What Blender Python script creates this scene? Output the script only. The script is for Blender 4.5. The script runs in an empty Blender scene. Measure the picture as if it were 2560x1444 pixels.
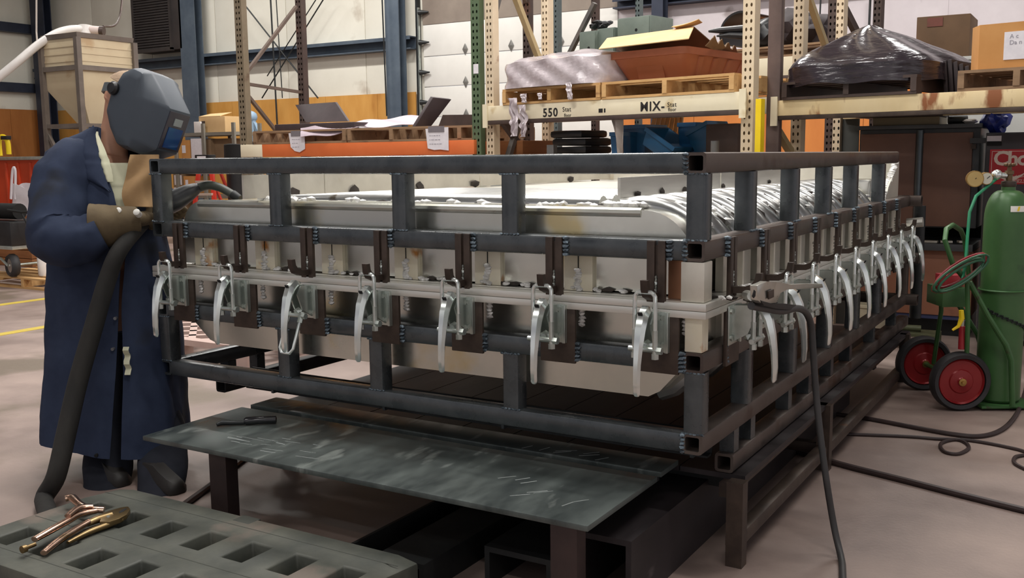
import bpy, bmesh, math, random
from mathutils import Vector, Matrix, noise
V = Vector
R = random.Random(7)
SC = bpy.context.scene
COL = SC.collection
# ---------------------------------------------------------------- camera
CF = 2479.317
CC = V((1.02361, -2.80678, 1.338999))
_pi, _ro, _ya = 0.132131657, -0.0103560737, -0.54289955
FW = V((math.sin(_ya)*math.cos(_pi), math.cos(_ya)*math.cos(_pi), -math.sin(_pi)))
_R0 = V((math.cos(_ya), -math.sin(_ya), 0)); _U0 = _R0.cross(FW)
RT = _R0*math.cos(_ro) + _U0*math.sin(_ro)
UP = -_R0*math.sin(_ro) + _U0*math.cos(_ro)
cam_d = bpy.data.cameras.new('camera'); cam = bpy.data.objects.new('camera', cam_d); COL.objects.link(cam)
cam_d.sensor_width = 36.0; cam_d.lens = CF*36.0/2560.0; cam_d.clip_end = 200
_m = Matrix((RT, UP, -FW)).transposed().to_4x4(); _m.translation = CC
cam.matrix_world = _m
SC.camera = cam
# ---------------------------------------------------------------- world, lamps, exposure
SC.view_settings.view_transform = 'Standard'
SC.view_settings.look = 'None'
SC.view_settings.gamma = 1.0
SC.view_settings.use_curve_mapping = False
SC.view_settings.exposure = 0.5
w = bpy.data.worlds.new('world'); SC.world = w; w.use_nodes = True
_nt = w.node_tree; _bg = _nt.nodes['Background']
_tc = _nt.nodes.new('ShaderNodeTexCoord'); _no = _nt.nodes.new('ShaderNodeTexNoise'); _no.inputs['Scale'].default_value = 3.2; _no.inputs['Detail'].default_value = 3
_rp = _nt.nodes.new('ShaderNodeValToRGB'); _rp.color_ramp.elements[0].position = 0.38; _rp.color_ramp.elements[1].position = 0.62
_rp.color_ramp.elements[0].color = (0.16, 0.16, 0.20, 1); _rp.color_ramp.elements[1].color = (0.90, 0.86, 0.86, 1)
_nt.links.new(_tc.outputs['Generated'], _no.inputs['Vector']); _nt.links.new(_no.outputs['Fac'], _rp.inputs[0]); _nt.links.new(_rp.outputs[0], _bg.inputs[0])
_bg.inputs[1].default_value = 0.62
def lamp(name, loc, sx, sy, watt, col=(1, 0.97, 0.93), rot=(0, 0, 0)):
    l = bpy.data.lights.new(name, 'AREA'); l.shape = 'RECTANGLE'; l.size = sx; l.size_y = sy
    l.energy = watt; l.color = col
    o = bpy.data.objects.new(name, l); COL.objects.link(o); o.location = loc; o.rotation_euler = rot
    return o
CEIL = 6.6
LAMPS = [(-13.5, 8.5, 105), (-9.0, 8.5, 175), (-4.5, 8.0, 160), (0.0, 8.0, 150),
         (-11.0, 4.0, 60), (-6.5, 4.0, 90), (-2.6, 3.2, 150), (2.2, 3.0, 55),
         (-8.5, -0.5, 40), (-3.0, 0.6, 140), (0.6, -1.0, 75), (-4.5, -5.0, 60), (1.0, -6.0, 60)]
for _x, _y, _e in LAMPS:
    lamp('ceiling_strip_lamp', (_x, _y, CEIL-0.32), 2.4, 0.30, _e)
# ---------------------------------------------------------------- pixel rays -> world points on real planes
def ray(u, v): return FW + RT*((u-1280)/CF) + UP*((722-v)/CF)
def atd(u, v, d): return CC + ray(u, v)*d
def onx(u, v, x): r = ray(u, v); return CC + r*((x-CC.x)/r.x)
def ony(u, v, y): r = ray(u, v); return CC + r*((y-CC.y)/r.y)
def onz(u, v, z): r = ray(u, v); return CC + r*((z-CC.z)/r.z)
def onp(u, v, p, n): r = ray(u, v); return CC + r*((V(p)-CC).dot(n)/r.dot(n))
def dep(p): return (V(p)-CC).dot(FW)
# ---------------------------------------------------------------- materials
def S(r, g, b):
    f = lambda c: ((c/255+0.055)/1.055)**2.4 if c > 10 else c/255/12.92
    return (f(r), f(g), f(b), 1)
MATS = {}
def mat(name, c1, c2=None, rough=0.6, metal=0.0, scale=6.0, bump=0.0, c3=None, t3=0.62, s3=2.0, stretch=None, rvar=0.0, coat=0.0, spec=0.5, bscale=None, trans=0.0, alpha=1.0):
    if name in MATS: return MATS[name]
    m = bpy.data.materials.new(name); m.use_nodes = True; MATS[name] = m
    nt = m.node_tree; N = nt.nodes; L = nt.links
    b = N['Principled BSDF']
    b.inputs['Metallic'].default_value = metal; b.inputs['Roughness'].default_value = rough
    b.inputs['Specular IOR Level'].default_value = spec
    if coat: b.inputs['Coat Weight'].default_value = coat; b.inputs['Coat Roughness'].default_value = 0.12
    if trans: b.inputs['Transmission Weight'].default_value = trans
    if alpha < 1: b.inputs['Alpha'].default_value = alpha
    b.inputs['Base Color'].default_value = c1
    if c2 is None and not bump: return m
    tc = N.new('ShaderNodeTexCoord'); mp = N.new('ShaderNodeMapping'); L.new(tc.outputs['Object'], mp.inputs[0])
    if stretch: mp.inputs['Scale'].default_value = stretch
    no = N.new('ShaderNodeTexNoise'); no.inputs['Scale'].default_value = scale; no.inputs['Detail'].default_value = 6; no.inputs['Roughness'].default_value = 0.62
    L.new(mp.outputs[0], no.inputs['Vector'])
    if c2 is not None:
        rp = N.new('ShaderNodeValToRGB'); rp.color_ramp.elements[0].position = 0.32; rp.color_ramp.elements[1].position = 0.68
        rp.color_ramp.elements[0].color = c1; rp.color_ramp.elements[1].color = c2
        L.new(no.outputs['Fac'], rp.inputs[0]); out = rp.outputs[0]
        if c3 is not None:
            n3 = N.new('ShaderNodeTexNoise'); n3.inputs['Scale'].default_value = s3; n3.inputs['Detail'].default_value = 5
            L.new(mp.outputs[0], n3.inputs['Vector'])
            r3 = N.new('ShaderNodeValToRGB'); r3.color_ramp.elements[0].position = t3; r3.color_ramp.elements[1].position = t3+0.09
            L.new(n3.outputs['Fac'], r3.inputs[0])
            mx = N.new('ShaderNodeMix'); mx.data_type = 'RGBA'
            L.new(r3.outputs[0], mx.inputs[0]); L.new(out, mx.inputs[6]); mx.inputs[7].default_value = c3
            out = mx.outputs[2]
        L.new(out, b.inputs['Base Color'])
    if rvar:
        mr = N.new('ShaderNodeMapRange'); mr.inputs[1].default_value = 0.3; mr.inputs[2].default_value = 0.7
        mr.inputs[3].default_value = max(0.03, rough-rvar); mr.inputs[4].default_value = min(1, rough+rvar)
        L.new(no.outputs['Fac'], mr.inputs[0]); L.new(mr.outputs[0], b.inputs['Roughness'])
    if bump:
        bp = N.new('ShaderNodeBump'); bp.inputs['Strength'].default_value = bump; bp.inputs['Distance'].default_value = 0.01
        if bscale:
            nb = N.new('ShaderNodeTexNoise'); nb.inputs['Scale'].default_value = bscale; nb.inputs['Detail'].default_value = 3
            L.new(mp.outputs[0], nb.inputs['Vector']); L.new(nb.outputs['Fac'], bp.inputs['Height'])
        else: L.new(no.outputs['Fac'], bp.inputs['Height'])
        L.new(bp.outputs[0], b.inputs['Normal'])
    return m
# ---------------------------------------------------------------- mesh builder
def frame_of(d, up=V((0, 0, 1))):
    d = V(d).normalized(); up = V(up)
    if abs(d.dot(up.normalized())) > 0.98: up = V((0, 1, 0)) if abs(d.y) < 0.9 else V((1, 0, 0))
    s = d.cross(up).normalized(); u = s.cross(d).normalized()
    return d, s, u
class MB:
    def __init__(s): s.bm = bmesh.new()
    def face(s, vs):
        try: return s.bm.faces.new(vs)
        except ValueError: return None
    def hexa(s, p):
        v = [s.bm.verts.new(q) for q in p]
        for f in ((0, 3, 2, 1), (4, 5, 6, 7), (0, 1, 5, 4), (1, 2, 6, 5), (2, 3, 7, 6), (3, 0, 4, 7)): s.face([v[i] for i in f])
        return v
    def hx(s, p): s.hexa(p); return s
    def bx(s, x0, x1, y0, y1, z0, z1, bev=0.0):
        v = s.hexa([(x0, y0, z0), (x1, y0, z0), (x1, y1, z0), (x0, y1, z0), (x0, y0, z1), (x1, y0, z1), (x1, y1, z1), (x0, y1, z1)])
        if bev: s.bev(v, bev)
        return s
    def bev(s, v, b, seg=2):
        b = float(b)
        vs = set(v); es = {e for q in v for e in q.link_edges if e.other_vert(q) in vs}
        bmesh.ops.bevel(s.bm, geom=list(es), offset=b, segments=seg, profile=0.6, affect='EDGES', clamp_overlap=True)
    def box(s, c, size, x=V((1, 0, 0)), z=V((0, 0, 1)), bev=0.0):
        c = V(c); x = V(x).normalized(); z = V(z).normalized(); y = z.cross(x).normalized(); z = x.cross(y)
        a, b, d = size[0]/2, size[1]/2, size[2]/2
        v = s.hexa([c+x*i*a+y*j*b+z*k*d for i, j, k in ((-1, -1, -1), (1, -1, -1), (1, 1, -1), (-1, 1, -1), (-1, -1, 1), (1, -1, 1), (1, 1, 1), (-1, 1, 1))])
        if bev: s.bev(v, bev)
        return s
    def bar(s, a, b, w, h, up=(0, 0, 1), bev=0.0):
        a, b = V(a), V(b); d, sd, u = frame_of(b-a, up)
        return s.box((a+b)/2, ((b-a).length, w, h), d, u, bev)
    def sqtube(s, a, b, w, h=None, th=0.0095, up=(0, 0, 1), r=0.010):
        a, b = V(a), V(b); h = h or w; d, sd, u = frame_of(b-a, up)
        def ring(p, ww, hh, rr):
            o = []
            for cx, cy, a0 in ((1, 1, 0), (-1, 1, 90), (-1, -1, 180), (1, -1, 270)):
                for k in range(3):
                    an = math.radians(a0+45*k)
                    o.append(s.bm.verts.new(p + sd*(cx*(ww/2-rr)+rr*math.cos(an)) + u*(cy*(hh/2-rr)+rr*math.sin(an))))
            return o
        o0, o1 = ring(a, w, h, r), ring(b, w, h, r)
        i0, i1 = ring(a, w-2*th, h-2*th, r*0.5), ring(b, w-2*th, h-2*th, r*0.5)
        n = 12
        for k in range(n):
            j = (k+1) % n
            s.face([o0[k], o0[j], o1[j], o1[k]]); s.face([i0[j], i0[k], i1[k], i1[j]])
            s.face([o0[j], o0[k], i0[k], i0[j]]); s.face([o1[k], o1[j], i1[j], i1[k]])
        return s
    def loft(s, rings, closed=True, cap=True):
        vr = [[s.bm.verts.new(p) for p in r] for r in rings]
        n = len(vr[0])
        for a, b in zip(vr, vr[1:]):
            for k in range(n if closed else n-1):
                j = (k+1) % n; s.face([a[k], a[j], b[j], b[k]])
        if cap and closed:
            s.face(list(reversed(vr[0]))); s.face(vr[-1])
        return s
    def cyl(s, a, b, r0, r1=None, n=16, up=(0, 0, 1)):
        a, b = V(a), V(b); r1 = r0 if r1 is None else r1; d, sd, u = frame_of(b-a, up)
        return s.loft([[p + sd*r*math.cos(2*math.pi*k/n) + u*r*math.sin(2*math.pi*k/n) for k in range(n)] for p, r in ((a, r0), (b, r1))])
    def path(s, pts, r, n=8, flat=1.0, cap=True, closed=False):
        pts = [V(p) for p in pts]; m = len(pts); rr = r if isinstance(r, (list, tuple)) else [r]*m
        up = None; rings = []
        for i, p in enumerate(pts):
            d = (pts[min(i+1, m-1)] - pts[max(i-1, 0)]).normalized()
            if up is None: _, sd, up = frame_of(d)
            sd = d.cross(up).normalized(); up = sd.cross(d).normalized()
            rings.append([p + sd*rr[i]*math.cos(2*math.pi*k/n) + up*rr[i]*flat*math.sin(2*math.pi*k/n) for k in range(n)])
        if closed: rings.append(rings[0]); cap = False
        return s.loft(rings, True, cap)
    def lathe(s, prof, o=(0, 0, 0), ax=(0, 0, 1), n=24, cap=True):
        o = V(o); d, sd, u = frame_of(ax)
        return s.loft([[o + d*h + (sd*math.cos(2*math.pi*k/n) + u*math.sin(2*math.pi*k/n))*max(r, 1e-4) for k in range(n)] for r, h in prof], True, cap)
    def prism(s, poly, o, ux, uy, depth):
        o, ux, uy = V(o), V(ux), V(uy); w = ux.cross(uy).normalized()*depth
        a = [o + ux*p[0] + uy*p[1] for p in poly]
        va = [s.bm.verts.new(p) for p in a]; vb = [s.bm.verts.new(p+w) for p in a]
        n = len(a); s.face(list(reversed(va))); s.face(vb)
        for k in range(n):
            j = (k+1) % n; s.face([va[k], va[j], vb[j], vb[k]])
        return s
    def sph(s, c, r, n=2, sc=(1, 1, 1), seed=None, amp=0.0):
        g = bmesh.ops.create_icosphere(s.bm, subdivisions=n, radius=1.0)
        for q in g['verts']:
            k = 1.0 + (amp*noise.noise(q.co*1.7+V((seed*3.1, seed*1.7, seed))) if seed is not None else 0)
            q.co = V(c) + V((q.co.x*r*sc[0], q.co.y*r*sc[1], q.co.z*r*sc[2]))*k
        return s
    def grid(s, fn, nu, nv):
        vs = [[s.bm.verts.new(fn(i/nu, j/nv)) for j in range(nv+1)] for i in range(nu+1)]
        for i in range(nu):
            for j in range(nv): s.face([vs[i][j], vs[i+1][j], vs[i+1][j+1], vs[i][j+1]])
        return s
    def thick(s, t):
        bmesh.ops.recalc_face_normals(s.bm, faces=s.bm.faces)
        bmesh.ops.solidify(s.bm, geom=list(s.bm.faces), thickness=t)
        return s
    def disp(s, amp, sc=5.0, seed=0.0):
        s.bm.normal_update()
        for q in s.bm.verts: q.co += q.normal*amp*noise.noise(q.co*sc+V((seed, seed*2, seed*3)))
        return s
    def sub(s, cuts=1):
        bmesh.ops.subdivide_edges(s.bm, edges=list(s.bm.edges), cuts=cuts, use_grid_fill=True); return s
WM = {}
def tag(o, label=None, cat=None, group=None, kind=None):
    if label: o['label'] = label
    if cat: o['category'] = cat
    if group: o['group'] = group
    if kind: o['kind'] = kind
    return o
def thing(name, loc, label, cat, group=None, kind=None, rz=0.0):
    o = bpy.data.objects.new(name, None); COL.objects.link(o); o.location = loc; o.rotation_euler = (0, 0, rz)
    o.empty_display_size = 0.1
    WM[o.name] = Matrix.Translation(V(loc)) @ Matrix.Rotation(rz, 4, 'Z')
    return tag(o, label, cat, group, kind)
def subempty(name, parent, loc, rz=0.0, label=None):
    o = bpy.data.objects.new(name, None); COL.objects.link(o); o.parent = parent; o.location = loc; o.rotation_euler = (0, 0, rz); o.empty_display_size = 0.05
    CH.setdefault(parent.name, []).append(o)
    WM[o.name] = WM[parent.name] @ Matrix.Translation(V(loc)) @ Matrix.Rotation(rz, 4, 'Z')
    return tag(o, label)
def obj(name, mb, m, parent=None, label=None, cat=None, group=None, kind=None, smooth=35, normals=True, local=False):
    me = bpy.data.meshes.new(name)
    if normals: bmesh.ops.recalc_face_normals(mb.bm, faces=mb.bm.faces)
    if parent is None:
        xs = [v.co for v in mb.bm.verts]
        b = V(((min(p.x for p in xs)+max(p.x for p in xs))/2, (min(p.y for p in xs)+max(p.y for p in xs))/2, min(p.z for p in xs)))
        M = Matrix.Translation(b)
    else: M = WM[parent.name]
    if not local: bmesh.ops.transform(mb.bm, matrix=M.inverted(), verts=mb.bm.verts)
    mb.bm.to_mesh(me); mb.bm.free()
    for p in me.polygons: p.use_smooth = True
    me.set_sharp_from_angle(angle=math.radians(smooth))
    me.materials.append(m)
    o = bpy.data.objects.new(name, me); COL.objects.link(o)
    if parent is None: o.location = M.translation
    else: o.parent = parent; CH.setdefault(parent.name, []).append(o)
    WM[o.name] = M
    return tag(o, label, cat, group, kind)
CH = {}
def kids(o): return CH.get(o.name, [])
def dup(root, loc, rz=0.0, label=None, group=None, parent=None):
    def cp(o, par):
        c = o.copy(); COL.objects.link(c); c.parent = par
        if par is not None: CH.setdefault(par.name, []).append(c)
        for ch in list(kids(o)): cp(ch, c)
        return c
    r = cp(root, parent if parent is not None else None)
    r.location = loc; r.rotation_euler = (0, 0, rz)
    if label: r['label'] = label
    if group: r['group'] = group
    WM[r.name] = Matrix.Translation(V(loc)) @ Matrix.Rotation(rz, 4, 'Z')
    return r
def text_mb(txt, size, o, ux, uy, ext=0.001, spacing=1.0, shear=0.0, bold=0.0):
    cu = bpy.data.curves.new('t', 'FONT'); cu.body = txt; cu.size = size; cu.extrude = ext; cu.space_character = spacing
    cu.shear = shear; cu.offset = bold; cu.resolution_u = 3
    ob = bpy.data.objects.new('t', cu); COL.objects.link(ob)
    dg = bpy.context.evaluated_depsgraph_get(); me = bpy.data.meshes.new_from_object(ob.evaluated_get(dg))
    mb = MB(); mb.bm.from_mesh(me)
    bpy.data.objects.remove(ob); bpy.data.curves.remove(cu); bpy.data.meshes.remove(me)
    ux, uy = V(ux).normalized(), V(uy).normalized(); wz = ux.cross(uy); o = V(o)
    for v in mb.bm.verts: v.co = o + ux*v.co.x + uy*v.co.y + wz*v.co.z
    return mb
# ================================================================ materials used below
M_floor = mat('concrete', S(122, 105, 99), S(160, 141, 132), 0.5, 0, 1.5, 0.08, S(112, 99, 86), 0.56, 1.1, rvar=0.12, bscale=60)
M_panel = mat('white_wall_panel', S(218, 214, 200), S(232, 229, 216), 0.7, 0, 0.8, 0.03, S(188, 178, 162), 0.66, 1.4)
M_panelr = mat('old_painted_wall', S(196, 188, 192), S(212, 205, 208), 0.8, 0, 1.2, 0.15, S(150, 140, 140), 0.68, 2.2)
M_blue = mat('blue_grey_paint', S(74, 86, 100), S(92, 104, 116), 0.5, 0.2, 3)
M_navy = mat('dark_column_paint', S(36, 42, 58), S(52, 58, 74), 0.5, 0.2, 3)
M_ply = mat('plywood', S(196, 138, 62), S(214, 160, 84), 0.65, 0, 2.2, 0.02, S(172, 112, 46), 0.6, 1.2, stretch=(1.2, 1.2, 0.35))
M_ceil = mat('ceiling_grey', S(120, 118, 116), S(132, 130, 128), 0.8, 0, 2)
M_steel = mat('mill_steel', S(72, 77, 80), S(96, 100, 102), 0.29, 0.6, 9, 0.03, S(84, 74, 66), 0.78, 4, rvar=0.1)
M_steelr = mat('brown_mill_steel', S(78, 68, 64), S(102, 92, 86), 0.40, 0.55, 7, 0.04, S(74, 54, 44), 0.6, 5, rvar=0.12)
M_rusty = mat('rust_brown_steel', S(60, 50, 45), S(84, 71, 62), 0.45, 0.4, 12, 0.08, S(100, 66, 44), 0.66, 8)
M_dark = mat('dark_steel', S(34, 36, 38), S(52, 54, 54), 0.5, 0.5, 6, 0.05)
M_alu = mat('aluminium_sheet', S(222, 221, 210), S(200, 200, 190), 0.23, 0.9, 2.5, 0.06, S(206, 190, 146), 0.57, 2.4, rvar=0.07, bscale=2.5)
M_aluw = mat('aluminium_plate_matte', S(226, 221, 208), S(206, 201, 188), 0.45, 0.55, 5, 0.03, S(196, 166, 112), 0.66, 5)
M_alub = mat('aluminium_bar', S(228, 226, 218), S(208, 206, 198), 0.36, 0.6, 8, 0.02, stretch=(0.3, 0.3, 4))
M_pipe = mat('aluminium_pipe', S(214, 214, 210), S(176, 178, 178), 0.30, 0.95, 6, 0.02, S(120, 112, 100), 0.66, 9)
M_weld = mat('weld_bead_white', S(240, 239, 236), S(196, 194, 190), 0.4, 0.25, 30, 0.5)
M_weldb = mat('weld_bead_blue_grey', S(120, 134, 144), S(86, 96, 104), 0.4, 0.7, 60, 0.5)
M_soot_shade = mat('soot_and_gap_shade', S(40, 36, 32), S(70, 62, 56), 0.9, 0, 20)
M_stain = mat('heat_stained_plate', S(236, 230, 212), S(228, 218, 190), 0.5, 0.1, 6, 0.03, S(190, 128, 62), 0.60, 8)
M_chrome = mat('zinc_plated_steel', S(240, 245, 242), S(220, 228, 224), 0.2, 0.8, 12, 0.01)
M_zinc = mat('dull_zinc', S(206, 212, 206), S(180, 188, 182), 0.32, 0.85, 14)
M_black = mat('black_slot', S(10, 10, 10), None, 0.8)
# ================================================================ the hall
WY = 11.5
LX = ony(112, 300, WY).x
def struct(name, mb, m, smooth=35): return obj(name, mb, m, kind='structure', smooth=smooth)
struct('floor', MB().bx(LX-0.2, 7.5, -9, WY+0.2, -0.2, 0), M_floor)
struct('ceiling', MB().bx(LX-0.2, 7.5, -9, WY+0.2, CEIL, CEIL+0.2), M_ceil)
DX0, DX1 = ony(1062, 200, WY).x, ony(1545, 150, WY).x
XR = ony(1480, 60, WY).x
# back wall: insulated panels left of the roller door, old painted wall right of it
mb = MB(); x = LX
while x < DX0-0.02:
    x1 = min(x+1.9, DX0); mb.bx(x+0.006, x1-0.006, WY, WY+0.18, 0, CEIL, 0.01); x = x1
struct('wall_back', mb, M_panel)
mb = MB(); mb.bx(DX1, 7.5, WY, WY+0.18, 0, CEIL)
for k in range(7):
    xx = DX1+0.9+k*1.9; mb.bx(xx-0.012, xx+0.012, WY-0.006, WY, 2.5, CEIL)
struct('wall_back', mb, M_panelr)
struct('wall_left', MB().bx(LX-0.18, LX, -9, WY, 0, CEIL), M_panel)
def girt(z, x0, x1, h=0.22):   # a C-shaped girt: top flange, web and lip
    mb = MB(); mb.bx(x0, x1, WY-0.2, WY, z-0.02, z, 0); mb.bx(x0, x1, WY-0.215, WY-0.2, z-0.06, z, 0); mb.bx(x0, x1, WY-0.03, WY-0.001, z-h, z-0.02)
    mb.bx(x0, x1, WY-0.2, WY, z-h, z-h+0.02); return mb
zg = ony(980, 97, WY).z
struct('trim_1', girt(zg, LX, DX0-0.15), M_blue)
struct('trim_2', girt(ony(1750, -12, WY).z+0.05, DX1, 7.5, 0.16), M_navy)
mb = MB()
for zz in (ony(112, 65, WY).z, ony(112, 212, WY).z):
    mb.bx(LX, LX+0.2, -6, WY, zz-0.2, zz)
struct('trim_3', mb, M_navy)
def column(u0, u1, m, n):
    x0, x1 = ony(u0, 100, WY-0.3).x, ony(u1, 100, WY-0.3).x
    mb = MB(); mb.bx(x0, x1, WY-0.42, WY-0.40, 0, CEIL); mb.bx(x0, x1, WY-0.24, WY-0.22, 0, CEIL); mb.bx((x0+x1)/2-0.01, (x0+x1)/2+0.01, WY-0.40, WY-0.24, 0, CEIL)
    struct(n, mb, m)
column(92, 124, M_navy, 'trim_4'); column(462, 500, M_blue, 'trim_5'); column(974, 1008, M_blue, 'trim_6'); column(1636, 1664, M_navy, 'trim_7')
zp = ony(1000, 232, WY).z
mb = MB(); x = LX+0.02
while x < DX0-0.2:
    x1 = min(x+1.22, DX0-0.16); mb.bx(x, x1-0.006, WY-0.05, WY-0.03, 0.0, zp); x = x1
struct('trim_8', mb, M_ply)
mb = MB(); x = DX1+0.05
while x < 2.0:
    mb.bx(x, x+1.214, WY-0.05, WY-0.03, 0.0, zp); x += 1.22
M_plyr = mat('plywood_orange', S(190, 112, 48), S(208, 130, 60), 0.65, 0, 2.2, 0.02, S(168, 92, 36), 0.6, 1.2, stretch=(1.2, 1.2, 0.35))
struct('trim_9', mb, M_plyr)
mb = MB(); y = -4
while y < WY-0.3:
    mb.bx(LX+0.03, LX+0.05, y, y+1.214, 0, ony(112, 276, WY).z); y += 1.22
struct('trim_10', mb, mat('plywood_brown', S(160, 98, 44), S(178, 116, 58), 0.65, 0, 2.2, 0.02, S(140, 84, 36), 0.6, 1.2, stretch=(1.2, 1.2, 0.35)))
# sectional roller door
door = thing('door_1', ((DX0+DX1)/2, WY, 0), 'white sectional garage door with diamond studs behind the racks', 'door', kind='structure')
M_door = mat('door_white', S(214, 212, 206), S(224, 222, 216), 0.5, 0, 2)
pz = [ony(1065, v, WY).z for v in (143, 219)]; ph = pz[0]-pz[1]
zt = pz[0]+ph*1.05
mb = MB(); z = pz[0]
while z > -0.3:
    mb.bx(DX0, DX1, WY-0.02, WY+0.05, max(0, z-ph+0.012), z, 0.008); z -= ph
mb.bx(DX0, DX1, WY-0.02, WY+0.05, pz[0]+0.012, zt, 0.008)
obj('door_panel', mb, M_door, door)
obj('door_header', MB().bx(DX0, DX1, WY-0.03, WY+0.1, zt, CEIL), mat('brown_header', S(120, 108, 98), S(142, 130, 118), 0.6, 0, 1.5), door)
for u in (1163, 1278, 1403):
    for j, zz in enumerate((pz[0]+ph*0.12, pz[0]-ph*0.93, pz[0]-ph*1.98)):
        c = ony(u, 150, WY-0.03); c.z = zz+0.02
        m2 = MB(); m2.loft([[c+V((0.0, -0.03, 0))]*4, [c+V((0.055, 0, 0)), c+V((0, 0, 0.10)), c+V((-0.055, 0, 0)), c+V((0, 0, -0.10))]], True, False)
        obj('door_stud', m2, mat('stud_grey', S(104, 102, 98), S(120, 118, 112), 0.4, 0.3, 9), door)
mb = MB(); xx = DX0-0.05
mb.bx(xx-0.05, xx, WY-0.10, WY-0.02, 0, CEIL); obj('door_track', mb, M_dark, door)
obj('track_edge', MB().bx(xx+0.002, xx+0.03, WY-0.12, WY-0.08, 1.2, 3.9), M_zinc, door)
for k in range(5):
    zz = pz[0]+0.75-k*ph*0.98; obj('roller_hinge', MB().cyl((xx+0.02, WY-0.1, zz), (xx+0.2, WY-0.06, zz), 0.05, 0.012, 10), M_dark, door)
# yellow floor lines
M_yel = mat('yellow_floor_paint', S(204, 180, 70), S(190, 166, 66), 0.6, 0, 12)
for n, (a, b) in enumerate((((0, 762), (420, 705)), ((0, 836), (420, 765)))):
    p, q = onz(*a, 0), onz(*b, 0); d = (q-p).normalized(); p = p-d*1.5; q = q+d*2
    struct('trim_%d' % (11+n), MB().bar(p+V((0, 0, 0.0015)), q+V((0, 0, 0.0015)), 0.11, 0.003), M_yel)
# ================================================================ the steel caged mould on its table
T = 0.0635; FXL = -2.44; FYB = 3.555
Z = dict(t=1.3157, m=1.0550, l=0.7141, b=0.4606)
mold = thing('caged_mold', (-1.22, 1.78, 0.43), 'large polished aluminium mold clamped inside a dark square-tube steel cage', 'mold')
h = T/2
ytop = onx(2248, 388, 0).y
for k, z in Z.items():
    ye = ytop if k == 't' else FYB
    for x, nm in ((-h, M_steelr), (FXL+h, M_steel)):
        obj('side_rail', MB().sqtube((x, 0, z), (x, ye, z), T), nm, mold)
    obj('front_rail', MB().sqtube((FXL+T, h, z), (-T, h, z), T), M_steel, mold)
    if k != 't': obj('back_rail', MB().sqtube((FXL-0.05, FYB-h, z), (0.06, FYB-h, z), T), M_steelr, mold)
def post(x, y, z0, z1, m=M_steel, w=T): obj('post', MB().sqtube((x, y, z0), (x, y, z1), w, up=(0, 1, 0)), m, mold)
for x in (FXL+h, -1.733, -1.137, -0.679, -h): post(x, h, Z['m']+h, Z['t']-h)
for x in (FXL+h, -1.721, -1.261, -0.681, -h): post(x, h, Z['b']+h, Z['l']-h)
for y in (0.442, 0.979, 1.495, 2.007, 2.66): post(-h, y+h, Z['m']+h, Z['t']-h)
for y in (0.44, 1.005, 1.585, 2.14, 2.68): post(-h, y+h, Z['b']+h, Z['l']-h)
for y in (0.9, 1.8, 2.7):
    post(FXL+h, y, Z['m']+h, Z['t']-h); post(FXL+h, y, Z['b']+h, Z['l']-h)
for x in (-h, -1.2, FXL+h): post(x, FYB-h, Z['b']+h, Z['l']-h, M_steelr)
obj('corner_post', MB().cyl((0.03, FYB+0.10, 0.33), (0.03, FYB+0.10, 1.02), 0.035, n=14), M_dark, mold)
# lower ladder rail and its short posts
ZR = 0.320
for x, m, y0 in ((-h, M_steelr, 0.30), (FXL+h, M_dark, 0.30)):
    obj('ladder_rail', MB().sqtube((x, y0, ZR), (x, 3.60, ZR), T), m, mold)
    for y in (0.35, 0.53, 1.00, 1.30, 1.68, 2.05, 2.60, 3.2):
        obj('short_post', MB().bar((x, y, ZR+h), (x, y, Z['b']-h), 0.05, 0.05, (0, 1, 0)), M_steel, mold)
# gusseted angle under the front rail
mb = MB(); mb.bx(FXL+0.25, -0.07, 0.285, 0.292, 0.345, 0.43); mb.bx(FXL+0.25, -0.07, 0.245, 0.292, 0.345, 0.352)
obj('front_angle', mb, M_dark, mold)
for x in (-2.0, -1.4, -0.85, -0.12):
    obj('gusset', MB().prism([(0, 0), (0.28, 0), (0, -0.09)], (x-0.28, 0.27, 0.43), (1, 0, 0), (0, 0, 1), 0.008), M_dark, mold)
    obj('tab', MB().bx(x+0.006, x+0.018, 0.20, 0.265, 0.353, 0.41), M_steel, mold)
# ---- mould shells
def outline(z0, z1, up):
    P = []
    if up:
        xr, xl, zt, r, rl = -0.07, -2.364, 1.168, 0.17, 0.11
        P = [(xl, z0), (xr, z0)]
        P += [(xr-r+r*math.cos(a), zt-r+r*math.sin(a)) for a in [i*math.pi/2/10 for i in range(11)]]
        P += [(xl+rl-rl*math.sin(a), zt-rl+rl*math.cos(a)) for a in [i*math.pi/2/8 for i in range(9)]]
    else:
        P = [(-2.36, z1), (-2.36, 0.69), (-2.34, 0.66), (-2.24, 0.58), (-2.2, 0.568), (-0.22, 0.568), (-0.18, 0.59), (-0.10, 0.68), (-0.07, 0.72), (-0.07, z1)]
    return P
mb = MB(); mb.prism(outline(0.905, 0, True), (0, 0.10, 0), (1, 0, 0), (0, 0, 1), -3.36)
obj('upper_shell', mb, M_alu, mold, smooth=30)
mb = MB(); mb.prism(outline(0, 0.865, False), (0, 0.10, 0), (1, 0, 0), (0, 0, 1), -3.36)
obj('lower_shell', mb, M_alu, mold, smooth=30)
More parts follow.
